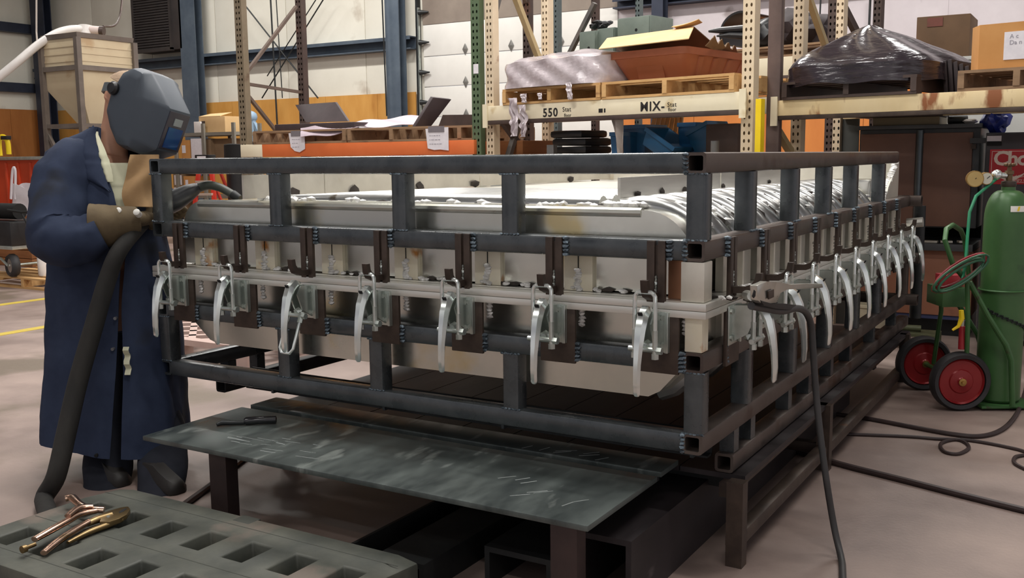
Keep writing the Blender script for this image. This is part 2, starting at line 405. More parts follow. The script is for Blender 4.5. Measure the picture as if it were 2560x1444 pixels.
# sheet seams and rounded front edge
obj('front_edge_roll', MB().path([(-2.27, 0.112, 1.158), (-0.25, 0.112, 1.158)], 0.018, 10), M_alu, mold)
obj('top_plate', MB().bx(-1.93, -0.37, 0.15, 3.42, 1.15, 1.178), M_alub, mold)
for zf, nm in ((0.8875, 'upper_flange'), (0.8640, 'lower_flange')):
    mb = MB(); a = 0.0115
    mb.bx(-2.44, 0.012, -0.016, 0.11, zf-a, zf+a, 0.003); mb.bx(-0.08, 0.012, 0.11, 3.56, zf-a, zf+a, 0.003); mb.bx(-2.44, -2.34, 0.11, 3.56, zf-a, zf+a, 0.003); mb.bx(-2.34, -0.08, 3.44, 3.56, zf-a, zf+a, 0.003)
    obj(nm, mb, M_alub, mold)
# pipes over the top
for k, y in enumerate((0.22, 0.32, 0.42, 0.52, 0.63, 0.74, 0.85)):
    obj('top_pipe', MB().path([(-1.88+0.02*k, y, 1.160), (-1.5, y, 1.172), (-0.7, y, 1.174), (-0.44, y, 1.172)], 0.036, 12), M_pipe, mold)
# bent ribs over the long right edge
rib0 = None
for k in range(17):
    y = 0.235+0.15*k; rr = 0.205; cx, cz = -0.30, 0.968
    if rib0 is None:
        pts = [(-0.37, y, cz+rr-0.006)] + [(cx+0.245*math.sin(a), y, cz+rr*math.cos(a)) for a in [i*1.32/9 for i in range(10)]]
        rib0 = obj('bent_rib', MB().path(pts, 0.036, 12), M_pipe, mold)
    else: dup(rib0, (0, 0.15*k, 0), parent=mold)
for k in range(3):
    y = 0.2+0.16*k
    obj('lower_rib', MB().path([(-0.05, y, 0.70), (-0.10, y, 0.65), (-0.17, y, 0.585), (-0.22, y, 0.565)], 0.032, 10), M_pipe, mold)
# upstand plates along both long sides and the far end
mb = MB(); mb.bx(-1.935, -1.925, 0.03, 0.50, 1.185, 1.279); obj('upstand_plate', mb, M_aluw, mold)
obj('upstand_plate', MB().bx(-1.937, -1.927, 0.51, 1.75, 1.185, 1.285), M_aluw, mold)
obj('upstand_plate', MB().bx(-1.935, -1.925, 1.76, 3.4, 1.185, 1.29), M_aluw, mold)
obj('upstand_plate', MB().bx(-0.385, -0.375, 0.215, 1.2, 1.20, 1.268), M_alub, mold)
obj('upstand_plate', MB().bx(-0.385, -0.375, 1.21, 2.4, 1.195, 1.275), M_alub, mold)
obj('end_plate', MB().bx(-1.9, -0.06, 3.40, 3.41, 1.05, 1.292), M_aluw, mold)
obj('end_gusset', MB().prism([(0, 1.04), (0, 1.29), (-0.02, 1.29), (-0.3, 1.15), (-0.42, 1.04)], (-0.065, 3.4, 0), (0, 1, 0), (0, 0, 1), 0.01), M_aluw, mold)
obj('end_block', MB().bx(-0.33, -0.10, 2.86, 3.16, 0.95, 1.20, 0.02), M_alu, mold)
obj('end_cone', MB().lathe([(0.13, 0), (0.02, 0.22)], (-0.2, 2.72, 0.98), (0, 0, 1), 16), M_alu, mold)
# fin plates with rust bloom beside every latch
HX = [-2.272+0.3537*k for k in range(7)]; HY = [0.225+0.355*k for k in range(9)]
for x in HX:
    if x < -0.3: obj('fin_plate', MB().bx(x-0.015, x+0.09, 0.085, 0.1, 0.90, 1.03), M_stain, mold)
    obj('fin_slit', MB().bx(x+0.037, x+0.040, 0.083, 0.09, 0.96, 1.03), M_black, mold)
for y in HY:
    obj('fin_plate', MB().bx(-0.06, -0.034, y+0.04, y+0.325, 0.90, 1.03), M_aluw, mold)
    obj('fin_rib', MB().bx(-0.05, -0.012, y+0.17, y+0.185, 0.90, 1.03), M_aluw, mold)
    obj('lower_fin', MB().bx(-0.07, -0.05, y+0.08, y+0.26, 0.70, 0.85), M_aluw, mold)
obj('corner_block', MB().bx(-0.075, 0.0, 0.0, 0.07, 0.90, 1.022, 0.004), M_aluw, mold)
obj('corner_block', MB().bx(-0.062, -0.006, 0.004, 0.06, 0.746, 0.852, 0.004), M_stain, mold)
obj('corner_patch', MB().bx(-0.135, -0.08, 0.05, 0.1, 0.90, 1.03), mat('copper_tint', S(196, 140, 108), S(176, 130, 100), 0.35, 0.7, 6), mold)
obj('side_stub', MB().cyl((-0.02, FYB-0.02, 0.92), (0.07, FYB-0.02, 0.93), 0.03, n=10), M_alub, mold)
# welds: uncountable small beads
mb = MB(); R.seed(3)
def bead(mb, p, r, n=1):
    mb.sph(p, r, n, (1.2, 0.9, 0.7), R.random()*40, 0.5)
x = -1.95
while x < -0.4:
    if R.random() < 0.72:
        for q in range(R.randint(2, 6)): bead(mb, (x+q*0.022, 0.155+R.uniform(-.01, .012), 1.176+R.uniform(-.004, .006)), R.uniform(.014, .021))
    x += R.uniform(.08, .17)
for k in range(17):
    y = 0.235+0.15*k+0.055
    for q in range(5):
        a = 0.1+q*0.25; bead(mb, (-0.30+0.262*math.sin(a)+R.uniform(-.012, .012), y+0.02+R.uniform(-.015, .015), 0.968+0.222*math.cos(a)), R.uniform(.012, .021))
for x in HX:
    for q in range(8): bead(mb, (x+0.038+R.uniform(-.006, .006), 0.082, 0.905+q*0.009), 0.012)
    for q in range(3):
        for r_ in range(3): bead(mb, (x+0.03+R.uniform(-.012, .03)+q*0.075, 0.082, 0.903+R.uniform(0, .008)), R.uniform(.008, .013))
for y in HY:
    for q in range(6): bead(mb, (-0.012, y+0.06+R.uniform(-.005, .005), 0.905+q*0.014), 0.011)
    for q in range(5): bead(mb, (-0.01, y+0.09+q*0.035, 0.903), R.uniform(.008, .013))
for x in HX:
    for q in range(5): bead(mb, (x+0.085, 0.02, 0.80+q*0.012), 0.011)
for q in range(22):
    f = q/21; bead(mb, (-0.07, 3.36-0.4*f, 1.285-0.23*f), 0.018)
for q in range(14): bead(mb, (-0.36+R.uniform(-.05, .1), 0.16+R.uniform(-.02, .05), 1.18), R.uniform(.012, .022))
tag(obj('weld_beads', mb, M_weld, mold, 'rough white weld beads'), kind='stuff')
mb = MB()
for x in HX:
    for z0 in (Z['m'], Z['l']-0.0):
        for q in range(5): bead(mb, (x+(0.038 if z0 > 1 else 0.079), -0.004, z0-0.026+q*0.013), 0.011)
for y in HY:
    for z0 in (Z['m'], Z['l']):
        for q in range(5): bead(mb, (0.004, y-0.036, z0-0.026+q*0.013), 0.011)
for z in Z.values():
    for q in range(5): bead(mb, (-T, 0.0, z-0.026+q*0.013), 0.009)
for xs, z0, z1 in (((FXL+h, -1.733, -1.137, -0.679, -h), 't', 'm'), ((FXL+h, -1.721, -1.261, -0.681, -h), 'l', 'b')):
    for x in xs:
        for q in range(6):
            bead(mb, (x-h+q*T/5, 0.002, Z[z0]-h), 0.006); bead(mb, (x-h+q*T/5, 0.002, Z[z1]+h), 0.006)
for y in (0.442, 0.979, 1.495, 2.007, 2.66):
    for q in range(6): bead(mb, (-0.001, y+q*T/5, Z['m']+h), 0.007)
tag(obj('tube_welds', mb, M_weldb, mold, 'blue-grey weld beads'), kind='stuff')
mb = MB()
for x in (-1.75, -1.55, -1.3, -1.05, -0.8, -0.5): mb.sph((-1.92, 0.3+(x+1.75)*2, 1.199), 0.028, 1, (0.4, 1.5, 0.7), 2.0+x, 0.7)
for k in range(9): mb.sph((-0.372, 0.35+0.22*k, 1.208), 0.016, 1, (0.4, 1.5, 0.8), k+1.0, 0.7)
x = -1.9
while x < -0.4: mb.sph((x, 0.172, 1.174), 0.02, 1, (1.6, 0.7, 0.5), x, 0.5); x += R.uniform(.09, .2)
for k in range(17):  # dark lumps between the ribs, painting the shade of the gaps
    for q in range(4):
        a = 0.15+q*0.33; mb.sph((-0.30+0.252*math.sin(a), 0.235+0.15*k+0.052, 0.966+0.212*math.cos(a)), 0.030, 1, (1.2, 0.6, 0.8), k+q, 0.6)
for x in HX:
    for q in range(4): mb.sph((x+0.08+q*0.06, 0.092, 0.907), 0.014, 1, (1.8, 0.5, 0.6), q+x, 0.5)
tag(obj('soot_and_gap_shade', mb, M_soot_shade, mold, 'black soot around the welds, and painted shade between the ribs'), kind='stuff')
# ---- latches: hooks on the mid rail, toggle clamps on the low rail
def hook_parts(x):
    mb = MB(); mb.bx(-0.030, -0.004, -0.016, -0.001, 0.893, 1.083, 0.002); mb.bx(0.006, 0.030, -0.016, -0.001, 0.893, 1.083, 0.002); mb.bx(-0.006, 0.008, -0.008, -0.001, 0.90, 1.07)
    H = subempty('latch_hook', mold, V((x, 0, 0))-V(mold.location))
    obj('hanger_bar', mb, M_rusty, H, local=True)
    mb = MB()
    pr = [(-0.012, 0.905), (-0.06, 0.908), (-0.09, 0.920), (-0.104, 0.943), (-0.107, 0.972), (-0.089, 0.972), (-0.085, 0.95), (-0.074, 0.936), (-0.05, 0.927), (-0.012, 0.927)]
    mb.prism(pr, (-0.011, 0, 0), (0, 1, 0), (0, 0, 1), 0.022)
    obj('hook', mb, M_rusty, H, local=True)
    mb = MB()
    for q in range(6): mb.sph((0.0, -0.012, 0.93+q*0.008), 0.008, 1, (0.6, 0.6, 1), q*1.0, 0.4)
    obj('weld_bead', mb, M_zinc, H, local=True)
    return H
def clamp_parts(x, is_open=False):
    C = subempty('toggle_clamp', mold, V((x, 0, 0.81))-V(mold.location), label='open zinc toggle clamp, its loop hanging down' if is_open else 'zinc toggle clamp latched over its hook')
    obj('mount_plate', MB().bx(-0.052, 0.076, -0.013, -0.001, -0.135, 0.052, 0.003), M_rusty, C, local=True)
    mb = MB(); mb.bx(-0.048, 0.048, -0.019, -0.013, -0.068, 0.058, 0.004); mb.bx(0.036, 0.048, -0.03, -0.019, -0.068, 0.058, 0.003)
    obj('base_plate', mb, M_zinc, C, local=True)
    mb = MB()
    for sx in (-0.022, 0.016):
        mb.prism([(-0.019, -0.06), (-0.07, -0.03), (-0.095, 0.03), (-0.075, 0.062), (-0.019, 0.058)], (sx, 0, 0), (0, 1, 0), (0, 0, 1), 0.006)
    for z in (-0.045, 0.04):
        for sx in (-0.036, 0.03): mb.cyl((sx, -0.019, z), (sx, -0.026, z), 0.009, n=6)
    obj('bracket', mb, M_zinc, C, local=True)
    cv = [(-0.062, 0.066), (-0.088, 0.072), (-0.112, 0.055), (-0.130, 0.018), (-0.142, -0.03), (-0.150, -0.085), (-0.153, -0.135), (-0.151, -0.172), (-0.149, -0.180)]
    wd = [0.014, 0.018, 0.0185, 0.0175, 0.015, 0.0125, 0.0115, 0.011, 0.008]; tk = [0.018, 0.026, 0.028, 0.026, 0.022, 0.018, 0.016, 0.014, 0.006]
    rg = []
    for i, (y, z) in enumerate(cv):
        a = V((0, cv[max(i-1, 0)][0], cv[max(i-1, 0)][1])); b = V((0, cv[min(i+1, 8)][0], cv[min(i+1, 8)][1])); t = (b-a).normalized(); nn = V((0, t.z, -t.y))
        c = V((0, y, z)); hw, ht = wd[i], tk[i]
        rg.append([c+V((sx*hw, 0, 0))+nn*sz*ht for sx, sz in ((-1, -.15), (-.8, -.5), (.8, -.5), (1, -.15), (.55, .5), (-.55, .5))])
    mb = MB(); mb.loft(rg); obj('handle', mb, M_chrome, C, local=True, smooth=40)
    mb = MB(); mb.box((0, -0.122, 0.057), (0.014, 0.004, 0.03), (1, 0, 0), (0, -0.55, 0.83)); obj('slot', mb, M_black, C, local=True)
    mb = MB(); n = 8
    if not is_open:
        pts = [(-0.033, -0.092, -0.06), (-0.033, -0.092, 0.095)] + [(-0.033+0.018*(1-math.cos(a)), -0.092, 0.108+0.018*math.sin(a)) for a in (0.3, 0.8, 1.3)]
        pts += [(-p[0], p[1], p[2]) for p in reversed(pts)]
        obj('loop_bolt', MB().path(pts, 0.0068, 10), M_chrome, C, local=True)
        for sx in (-1, 1): mb.cyl((sx*0.033, -0.092, -0.066), (sx*0.033, -0.092, 0.012), 0.0085, n=8); mb.cyl((sx*0.033, -0.092, -0.075), (sx*0.033, -0.092, -0.058), 0.012, n=6)
    else:
        d = V((0, -0.38, -0.92)).normalized(); o = V((0, -0.09, -0.045)); q = [V((-0.033, 0, 0)), V((-0.033, 0, 0))+d*0.13, V((-0.02, 0, 0))+d*0.148, V((0.02, 0, 0))+d*0.148, V((0.033, 0, 0))+d*0.13, V((0.033, 0, 0))]
        obj('loop_bolt', MB().path([o+p for p in q], 0.0068, 10), M_chrome, C, local=True)
        for sx in (-1, 1): mb.cyl(o+V((sx*0.033, 0, 0))-d*0.01, o+V((sx*0.033, 0, 0))+d*0.03, 0.0105, n=6)
    mb.cyl((-0.052, -0.092, -0.048), (0.052, -0.092, -0.048), 0.0085, n=10); mb.cyl((0.040, -0.092, -0.048), (0.056, -0.092, -0.048), 0.012, n=6); mb.sph((0, -0.07, -0.04), 0.02, 1)
    obj('trunnion', mb, M_zinc, C, local=True)
    return C
hk = hook_parts(HX[0]); cp = clamp_parts(HX[0])
ml = V(mold.location)
for x in HX[1:]:
    dup(hk, V((x, 0, 0))-ml, parent=mold)
    if x is HX[2]: clamp_parts(x, True)
    else: dup(cp, V((x, 0, 0.81))-ml, parent=mold, rz=R.uniform(-.03, .03))
for y in HY:
    dup(hk, V((0, y, 0))-ml, math.pi/2, parent=mold); dup(cp, V((0, y, 0.81))-ml, math.pi/2+R.uniform(-.04, .04), parent=mold)
for x in HX[1:]:
    dup(hk, V((x, FYB, 0))-ml, math.pi, parent=mold); dup(cp, V((x, FYB, 0.81))-ml, math.pi, parent=mold)
# ---------------------------------------------------------------- welding table, front plate table, beams beneath
tb = thing('welding_table', (-1.0, 1.8, 0), 'low dark steel welding table carrying the caged mold', 'table')
M_tab = mat('dark_table_top', S(38, 34, 36), S(58, 52, 54), 0.5, 0.3, 4, 0.04, S(92, 84, 86), 0.70, 7, stretch=(3, 0.6, 1))
mb = MB()
for k in range(9): mb.bx(-2.05+0.233*k, -2.05+0.233*(k+1)-0.005, 0.30, 3.42, 0.268, 0.286)
obj('tabletop', mb, M_tab, tb)
for x, y in ((0.035, 0.24), (0.035, 1.40), (0.035, 3.3), (-2.0, 0.3), (-2.0, 3.3)):
    obj('leg', MB().bar((x, y, 0), (x, y, 0.286), 0.055, 0.05, (0, 1, 0)), M_rusty, tb)
for y in (0.4, 1.5, 2.6): obj('cross_beam', MB().bx(-2.0, 0.0, y, y+0.06, 0.20, 0.268), M_dark, tb)
obj('side_beam', MB().bx(-0.03, 0.008, 0.25, 3.3, 0.22, 0.268), M_rusty, tb)
obj('lower_rail', MB().sqtube((0.03, 0.22, 0.085), (0.03, 3.3, 0.085), 0.05), M_rusty, tb)
obj('lower_cross', MB().sqtube((-1.9, 1.43, 0.085), (0.005, 1.43, 0.085), 0.05), M_rusty, tb)
pt = thing('plate_table', (-1.1, -0.12, 0), 'bare grey steel plate table with chalky scratches in front of the mold', 'table')
M_plate = mat('scratched_plate', S(66, 73, 73), S(104, 112, 109), 0.40, 0.4, 5.5, 0.05, S(140, 147, 143), 0.60, 8, rvar=0.14, stretch=(1.6, 0.5, 1))
obj('plate', MB().bx(-2.035, -0.172, -0.43, 0.068, 0.300, 0.318, 0.003), M_plate, pt)
obj('plate_strip', MB().bx(-2.03, -0.178, 0.112, 0.265, 0.300, 0.318, 0.003), M_plate, pt)
obj('gap_channel', MB().bx(-2.02, -0.19, 0.06, 0.126, 0.285, 0.300), M_dark, pt)
for x, y in ((-1.66, -0.385), (-0.25, -0.40)): obj('leg', MB().bar((x, y, 0), (x, y, 0.300), 0.085, 0.055, (0, 1, 0)), mat('brown_leg', S(48, 38, 38), S(66, 52, 50), 0.5, 0.3, 7), pt)
mb = MB(); R.seed(9)
for c, n, ax in (((-1.55, -0.27), 16, 0), ((-0.42, -0.25), 8, 1), ((-1.85, 0.15), 4, 1), ((-0.6, 0.15), 7, 1)):
    for q in range(n):
        x, y = c[0]+R.uniform(-.2, .2), c[1]+R.uniform(-.09, .09)*(0.3 if c[1] > 0 else 1); L_ = R.uniform(.03, .13); a = (0.05 if ax == 0 else 1.2)+R.uniform(-.2, .2)
        mb.bar((x, y, 0.3184), (x+L_*math.cos(a), y+min(L_, 0.05)*math.sin(a), 0.3184), R.uniform(.002, .005), 0.0006)
tag(obj('chalk_scratches', mb, mat('chalk', S(160, 166, 164), S(132, 138, 136), 0.8), pt), kind='stuff')
bm_i = 0
for x0, x1, hh, lb in ((-1.03, -0.985, 0.10, 'narrow dark angle bar on the floor, outermost of the bars beneath the table'), (-0.90, -0.72, 0.10, 'flat dark steel channel on the floor beneath the plate table'), (-0.60, -0.36, 0.13, 'wide dark steel channel on the floor beside the plate table leg'), (-0.31, -0.12, 0.22, 'tall dark steel beam on the floor under the right edge of the table')):
    mb = MB()
    y0 = -0.40 if x0 > -0.7 else -0.46
    if x0 == -0.60: y0 = -0.30
    if hh == 0.22: y0 = -0.25
    if x1-x0 < 0.1: mb.bx(x0, x1, y0, 2.6, 0, 0.02); mb.bx(x0, x0+0.012, y0, 2.6, 0.02, hh)
    else:
        mb.bx(x0, x1, y0, 2.6, hh-0.018, hh); mb.bx(x0, x0+0.018, y0, 2.6, 0, hh-0.018); mb.bx(x1-0.018, x1, y0, 2.6, 0, hh-0.018)
    obj('steel_beam', mb, M_dark if hh < 0.2 else M_tab, label=lb, cat='beam', group='steel bars under the tables')
# ================================================================ background: racks and what stands on them
def hmat(name, c1, c2, c3, rough=0.5, t3=0.62):
    m = mat(name, c1, c2, rough, 0.1, 5, 0.03, c3, t3, 4)
    nt = m.node_tree; N = nt.nodes; L = nt.links; b = N['Principled BSDF']
    uv = N.new('ShaderNodeTexCoord'); sp = N.new('ShaderNodeSeparateXYZ'); L.new(uv.outputs['UV'], sp.inputs[0])
    def mth(op, a, bb=None, c=None):
        n = N.new('ShaderNodeMath'); n.operation = op
        for i, q in enumerate((a, bb, c)):
            if q is None: continue
            if isinstance(q, (int, float)): n.inputs[i].default_value = q
            else: L.new(q, n.inputs[i])
        return n.outputs[0]
    du = mth('SUBTRACT', mth('ABSOLUTE', sp.outputs[0]), 0.018)
    dv = mth('MULTIPLY', mth('SUBTRACT', mth('FRACT', mth('DIVIDE', sp.outputs[1], 0.052)), 0.5), 0.052)
    dv2 = mth('MULTIPLY', dv, 0.62)
    d = mth('SQRT', mth('ADD', mth('MULTIPLY', du, du), mth('MULTIPLY', dv2, dv2)))
    L.new(mth('GREATER_THAN', d, 0.0078), b.inputs['Alpha'])
    return m
H_cream = hmat('cream_upright', S(214, 194, 164), S(226, 208, 180), S(160, 116, 84), t3=0.66)
H_green = hmat('green_upright', S(78, 96, 70), S(92, 110, 82), S(110, 92, 70))
H_grey = hmat('taupe_upright', S(116, 104, 84), S(130, 116, 96), S(96, 76, 60))
H_slate = hmat('slate_upright', S(86, 96, 98), S(98, 108, 108), S(90, 76, 66))
H_brown = hmat('brown_upright', S(66, 54, 50), S(84, 68, 62), S(96, 64, 48))
M_cream = mat('cream_beam', S(226, 214, 184), S(234, 224, 198), 0.5, 0.05, 4, 0.02, S(196, 174, 130), 0.62, 5)
M_rustb = mat('rust_streaked_beam', S(222, 198, 150), S(230, 210, 168), 0.5, 0.05, 5, 0.02, S(140, 84, 48), 0.55, 7, stretch=(1, 1, 0.4))
M_orange = mat('orange_beam', S(212, 106, 52), S(220, 116, 62), 0.5, 0.05, 5, 0.02, S(180, 78, 40), 0.6, 3)
M_taupe = mat('taupe_brace', S(96, 82, 74), S(112, 96, 86), 0.5, 0.2, 5)
M_slate = mat('slate_brace', S(90, 92, 92), S(112, 104, 98), 0.5, 0.2, 5)
M_yb = mat('yellowed_brace', S(176, 156, 116), S(190, 170, 130), 0.5, 0.1, 5)
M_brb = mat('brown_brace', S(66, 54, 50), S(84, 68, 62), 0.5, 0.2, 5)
EX = V((1, 0, 0)); EY = V((0, 1, 0)); EZ = V((0, 0, 1))
def upright(parent, p, e, n, hgt, m, w=0.085, d=0.07, z0=0.0):
    p = V(p); mb = MB(); bm = mb.bm; uv = bm.loops.layers.uv.new('UVMap')
    a = [p-e*w/2+n*d, p-e*w/2, p+e*w/2, p+e*w/2+n*d]; us = [9, None, None, 9]
    def q(i, j, u0, u1):
        v = [bm.verts.new(a[i]+EZ*z0), bm.verts.new(a[j]+EZ*z0), bm.verts.new(a[j]+EZ*hgt), bm.verts.new(a[i]+EZ*hgt)]
        f = bm.faces.new(v)
        for l, t in zip(f.loops, ((u0, z0), (u1, z0), (u1, hgt), (u0, hgt))): l[uv].uv = t
    q(0, 1, -0.5, -0.43); q(1, 2, -w/2, w/2); q(2, 3, 0.43, 0.5); q(3, 0, 0.43, 0.5)
    return obj('upright', mb, m, parent, normals=False)
def rbeam(parent, a, b, z, hh, m, e, n, dp=0.05, nm='beam'):
    a, b = V((a.x, a.y, z)), V((b.x, b.y, z)); mb = MB()
    mb.box((a+b)/2+n*dp/2, ((b-a).length, dp, hh), e, EZ, 0.004)
    return obj(nm, mb, m, parent)
def endplates(parent, a, b, z, e, n, m):
    for p in (a, b): obj('end_plate', MB().box(V((p.x, p.y, z))-n*0.008, (0.05, 0.012, 0.19), e, EZ), m, parent)
def brace(parent, a, b, m, w=0.035): obj('brace', MB().bar(a, b, w, w*0.8), m, parent)
M_wood = mat('pallet_wood', S(186, 144, 92), S(208, 168, 114), 0.7, 0, 5, 0.05, S(150, 110, 70), 0.62, 4, stretch=(0.6, 3, 3))
M_woodd = mat('weathered_pallet_wood', S(128, 100, 74), S(154, 124, 94), 0.75, 0, 5, 0.05, S(96, 74, 56), 0.62, 4, stretch=(0.6, 3, 3))
def pallet(p, e, n, L_, W_, label, m=M_wood, hh=0.125, group='wooden pallets'):
    p = V(p); t = thing('wooden_pallet', p+e*L_/2+n*W_/2, label, 'pallet', group)
    for k in range(3):
        obj('stringer', MB().box(p+e*(0.02+(L_-0.04)*k/2)+n*W_/2+EZ*hh/2, (0.038, W_, hh-0.036), e, EZ), m, t)
    mb = MB(); nb = max(4, int(W_/0.16))
    for k in range(nb): mb.box(p+e*L_/2+n*(0.05+(W_-0.1)*k/(nb-1))+EZ*(hh-0.009), (L_, 0.09, 0.018), e, EZ)
    obj('top_deck', mb, m, t)
    for k in range(3): obj('bottom_board', MB().box(p+e*L_/2+n*(0.05+(W_-0.1)*k/2)+EZ*0.009, (L_, 0.09, 0.018), e, EZ), m, t)
    return t
# ---- rack with the orange beam
RY = 4.2
a, b = ony(610, 375, RY), ony(1192, 367, RY); zo = (a.z+b.z)/2-0.005
r = thing('pallet_rack', (a.x, RY, 0), 'tall pallet rack with an orange beam between a taupe and a green upright', 'rack')
upright(r, (a.x, RY, 0), EX, EY, 4.3, H_grey, 0.095); upright(r, (b.x, RY, 0), EX, EY, 4.3, H_green, 0.085)
RD = onx(752, 200, a.x).y-RY
upright(r, (a.x, RY+RD, 0), EX, EY, 4.3, H_brown, 0.08)
upright(r, (b.x, RY+RD, 0), EX, EY, 4.3, H_brown, 0.07)
hb = 0.118
xw = ony(664, 375, RY).x
rbeam(r, V((a.x, RY-0.045, 0)), V((xw, RY-0.045, 0)), zo, hb, M_cream, EX, EY, nm='beam_end'); rbeam(r, V((xw, RY-0.045, 0)), V((b.x, RY-0.045, 0)), zo, hb, M_orange, EX, EY)
rbeam(r, V((a.x, RY+RD, 0)), V((b.x, RY+RD, 0)), zo, hb, M_orange, EX, EY)
yb = RY+0.06
zz = lambda v: onx(690, v, a.x).z
brace(r, (a.x, yb, zz(192)), (a.x, RY+RD-0.03, zz(8)), M_taupe); brace(r, (a.x, yb, zz(215)), (a.x, RY+RD, zz(226)), M_taupe); brace(r, (a.x, yb, zz(238)), (a.x, RY+RD*0.55, zz(330)), M_taupe)
brace(r, (b.x, yb, 3.5), (b.x, RY+RD, 2.7), M_taupe); brace(r, (b.x, yb, 1.2), (b.x, RY+RD, 0.9), M_taupe)
obj('tag', MB().bx(b.x-0.02, b.x+0.028, RY-0.004, RY-0.001, ony(1190, 184, RY).z, ony(1190, 160, RY).z), mat('white_paper', S(226, 222, 226), S(212, 208, 214), 0.8, 0, 20), r)
zt_ = zo+hb/2
p0, p1 = ony(632, 345, RY-0.05), ony(868, 345, RY-0.05)
pallet((p0.x, RY-0.05, zt_), EX, EY, p1.x-p0.x-0.02, 1.0, 'weathered pallet at the left end of the orange rack beam', M_woodd)
p2 = ony(1095, 345, RY-0.05)
pallet((p1.x, RY-0.05, zt_), EX, EY, p2.x-p1.x-0.01, 1.0, 'weathered pallet in the middle of the orange rack beam', M_woodd)
p3 = ony(1178, 340, RY-0.05)
pallet((p2.x, RY+0.02, zt_), EX, EY, p3.x-p2.x, 1.0, 'short weathered pallet beside the green rack upright', M_woodd)
# dark foam sheets and a lilac cover on those pallets
zp2 = zt_+0.125
M_foam = mat('dark_brown_sheet', S(58, 48, 50), S(72, 60, 62), 0.45, 0.1, 6, 0.02)
def slab(name, pts, th, m, label, cat, group=None):
    mb = MB(); P = [V(p) for p in pts]; nn = (P[1]-P[0]).cross(P[3]-P[0]).normalized()*th
    mb.hexa([p for p in P]+[p+nn for p in P]); mb.bev(list(mb.bm.verts), 0.004)
    return obj(name, mb, m, label=label, cat=cat, group=group)
t = thing('folded_sheet', ony(800, 320, RY+0.5), 'dark brown folded sheet standing open at the left of the orange rack beam', 'sheet', 'dark sheets on the orange rack')
yy = RY+0.45
def pz_(u, v, y): q = ony(u, v, y); return q
obj('raised_flap', MB().hx([pz_(765, 306, yy), pz_(870, 303, yy), pz_(870, 303, yy)+V((0, .03, 0)), pz_(765, 306, yy)+V((0, .03, 0)), pz_(738, 262, yy+.12), pz_(838, 255, yy+.12), pz_(838, 255, yy+.12)+V((0, .03, 0)), pz_(738, 262, yy+.12)+V((0, .03, 0))]), M_foam, t)
xa, xb = pz_(702, 320, RY+0.1).x, pz_(900, 320, RY+0.1).x
obj('flat_flap', MB().bx(xa, xb, RY+0.02, yy+0.1, zp2+0.001, zp2+0.06, 0.006), M_foam, t)
m = MB(); q = [pz_(1035, 318, RY+0.2), pz_(1068, 318, RY+0.55), pz_(1122, 246, RY+0.6), pz_(1072, 240, RY+0.25)]
slab('folded_sheet', [pz_(1030, 316, RY+0.15), pz_(1072, 312, RY+0.3), pz_(1122, 246, RY+0.42), pz_(1076, 241, RY+0.27)], 0.05, M_foam, 'dark brown sheet leaning up at the right end of the orange rack beam', 'sheet', 'dark sheets on the orange rack')
q0 = pz_(1112, 320, RY+0.3)
obj('dark_carton', MB().prism([(0, 0), (0.52, 0), (0.50, 0.09), (0.05, 0.10)], (q0.x, RY+0.2, zp2+0.001), EX, EZ, -0.4), M_brb, label='low dark carton on the short pallet beside the green rack upright', cat='box')
M_lilac = mat('lilac_sheet', S(168, 152, 162), S(186, 172, 180), 0.5, 0, 3, 0.05)
def cover(i, j):
    u = 752+i*(1050-752); top = 318-i*26+8*math.sin(i*6)*0.4; bot = 343-i*37+4*math.sin(i*9)
    y = RY-0.09+0.55*i*i+0.25*j*(0.3+i); v = bot+(top-bot)*j
    pnt = ony(u, v, y); return pnt+V((0, 0, 0.012*math.sin(i*17+j*5)))
obj('plastic_cover', MB().grid(cover, 28, 8).thick(0.006), M_lilac, label='crumpled lilac cover sheet draped over the middle pallet of the orange rack', cat='sheet')
slab('sheet_scrap', [pz_(897, 322, RY-0.03), pz_(940, 325, RY+0.1), pz_(900, 308, RY+0.3), pz_(893, 312, RY+0.2)], 0.01, M_foam, 'small dark folded scrap on the front of the middle pallet', 'sheet')
M_paper = MATS['white_paper']
def paper(u0, v0, u1, v1, tears, label):
    mb = MB(); y = RY-0.0535
    a_, b_ = ony(u0, v0, y), ony(u1, v1, y)
    pts = [(a_.x, a_.z), (b_.x, a_.z+0.01), (b_.x, b_.z+0.0), ((a_.x+b_.x)/2+0.03, b_.z-tears), ((a_.x+b_.x)/2-0.03, b_.z-tears*0.6), (a_.x+0.02, b_.z+0.02)]
    mb.prism(pts, (0, y, 0), EX, EZ, 0.003)
    o = obj('paper_sheet', mb, M_paper, label=label, cat='paper', group='papers taped to the orange beam')
    obj('tape', MB().bx(a_.x+0.03, b_.x-0.04, y-0.006, y-0.001, a_.z-0.03, a_.z+0.02), mat('grey_tape', S(128, 122, 126), S(112, 106, 110), 0.4), o)
    mb = MB(); R.seed(int(u0))
    for k in range(3):
        zq = a_.z-0.06-k*0.035; xq = a_.x+0.04
        while xq < b_.x-0.08:
            l = R.uniform(.01, .03); mb.bx(xq, xq+l, y-0.0045, y-0.0032, zq, zq+0.004); xq += l+0.008
    obj('writing', mb, mat('grey_ink', S(150, 146, 156), None, 0.8), o)
paper(722, 333, 763, 372, 0.03, 'torn white paper taped near the left end of the orange beam')
paper(1064, 322, 1122, 376, -0.01, 'larger white paper taped near the right end of the orange beam')
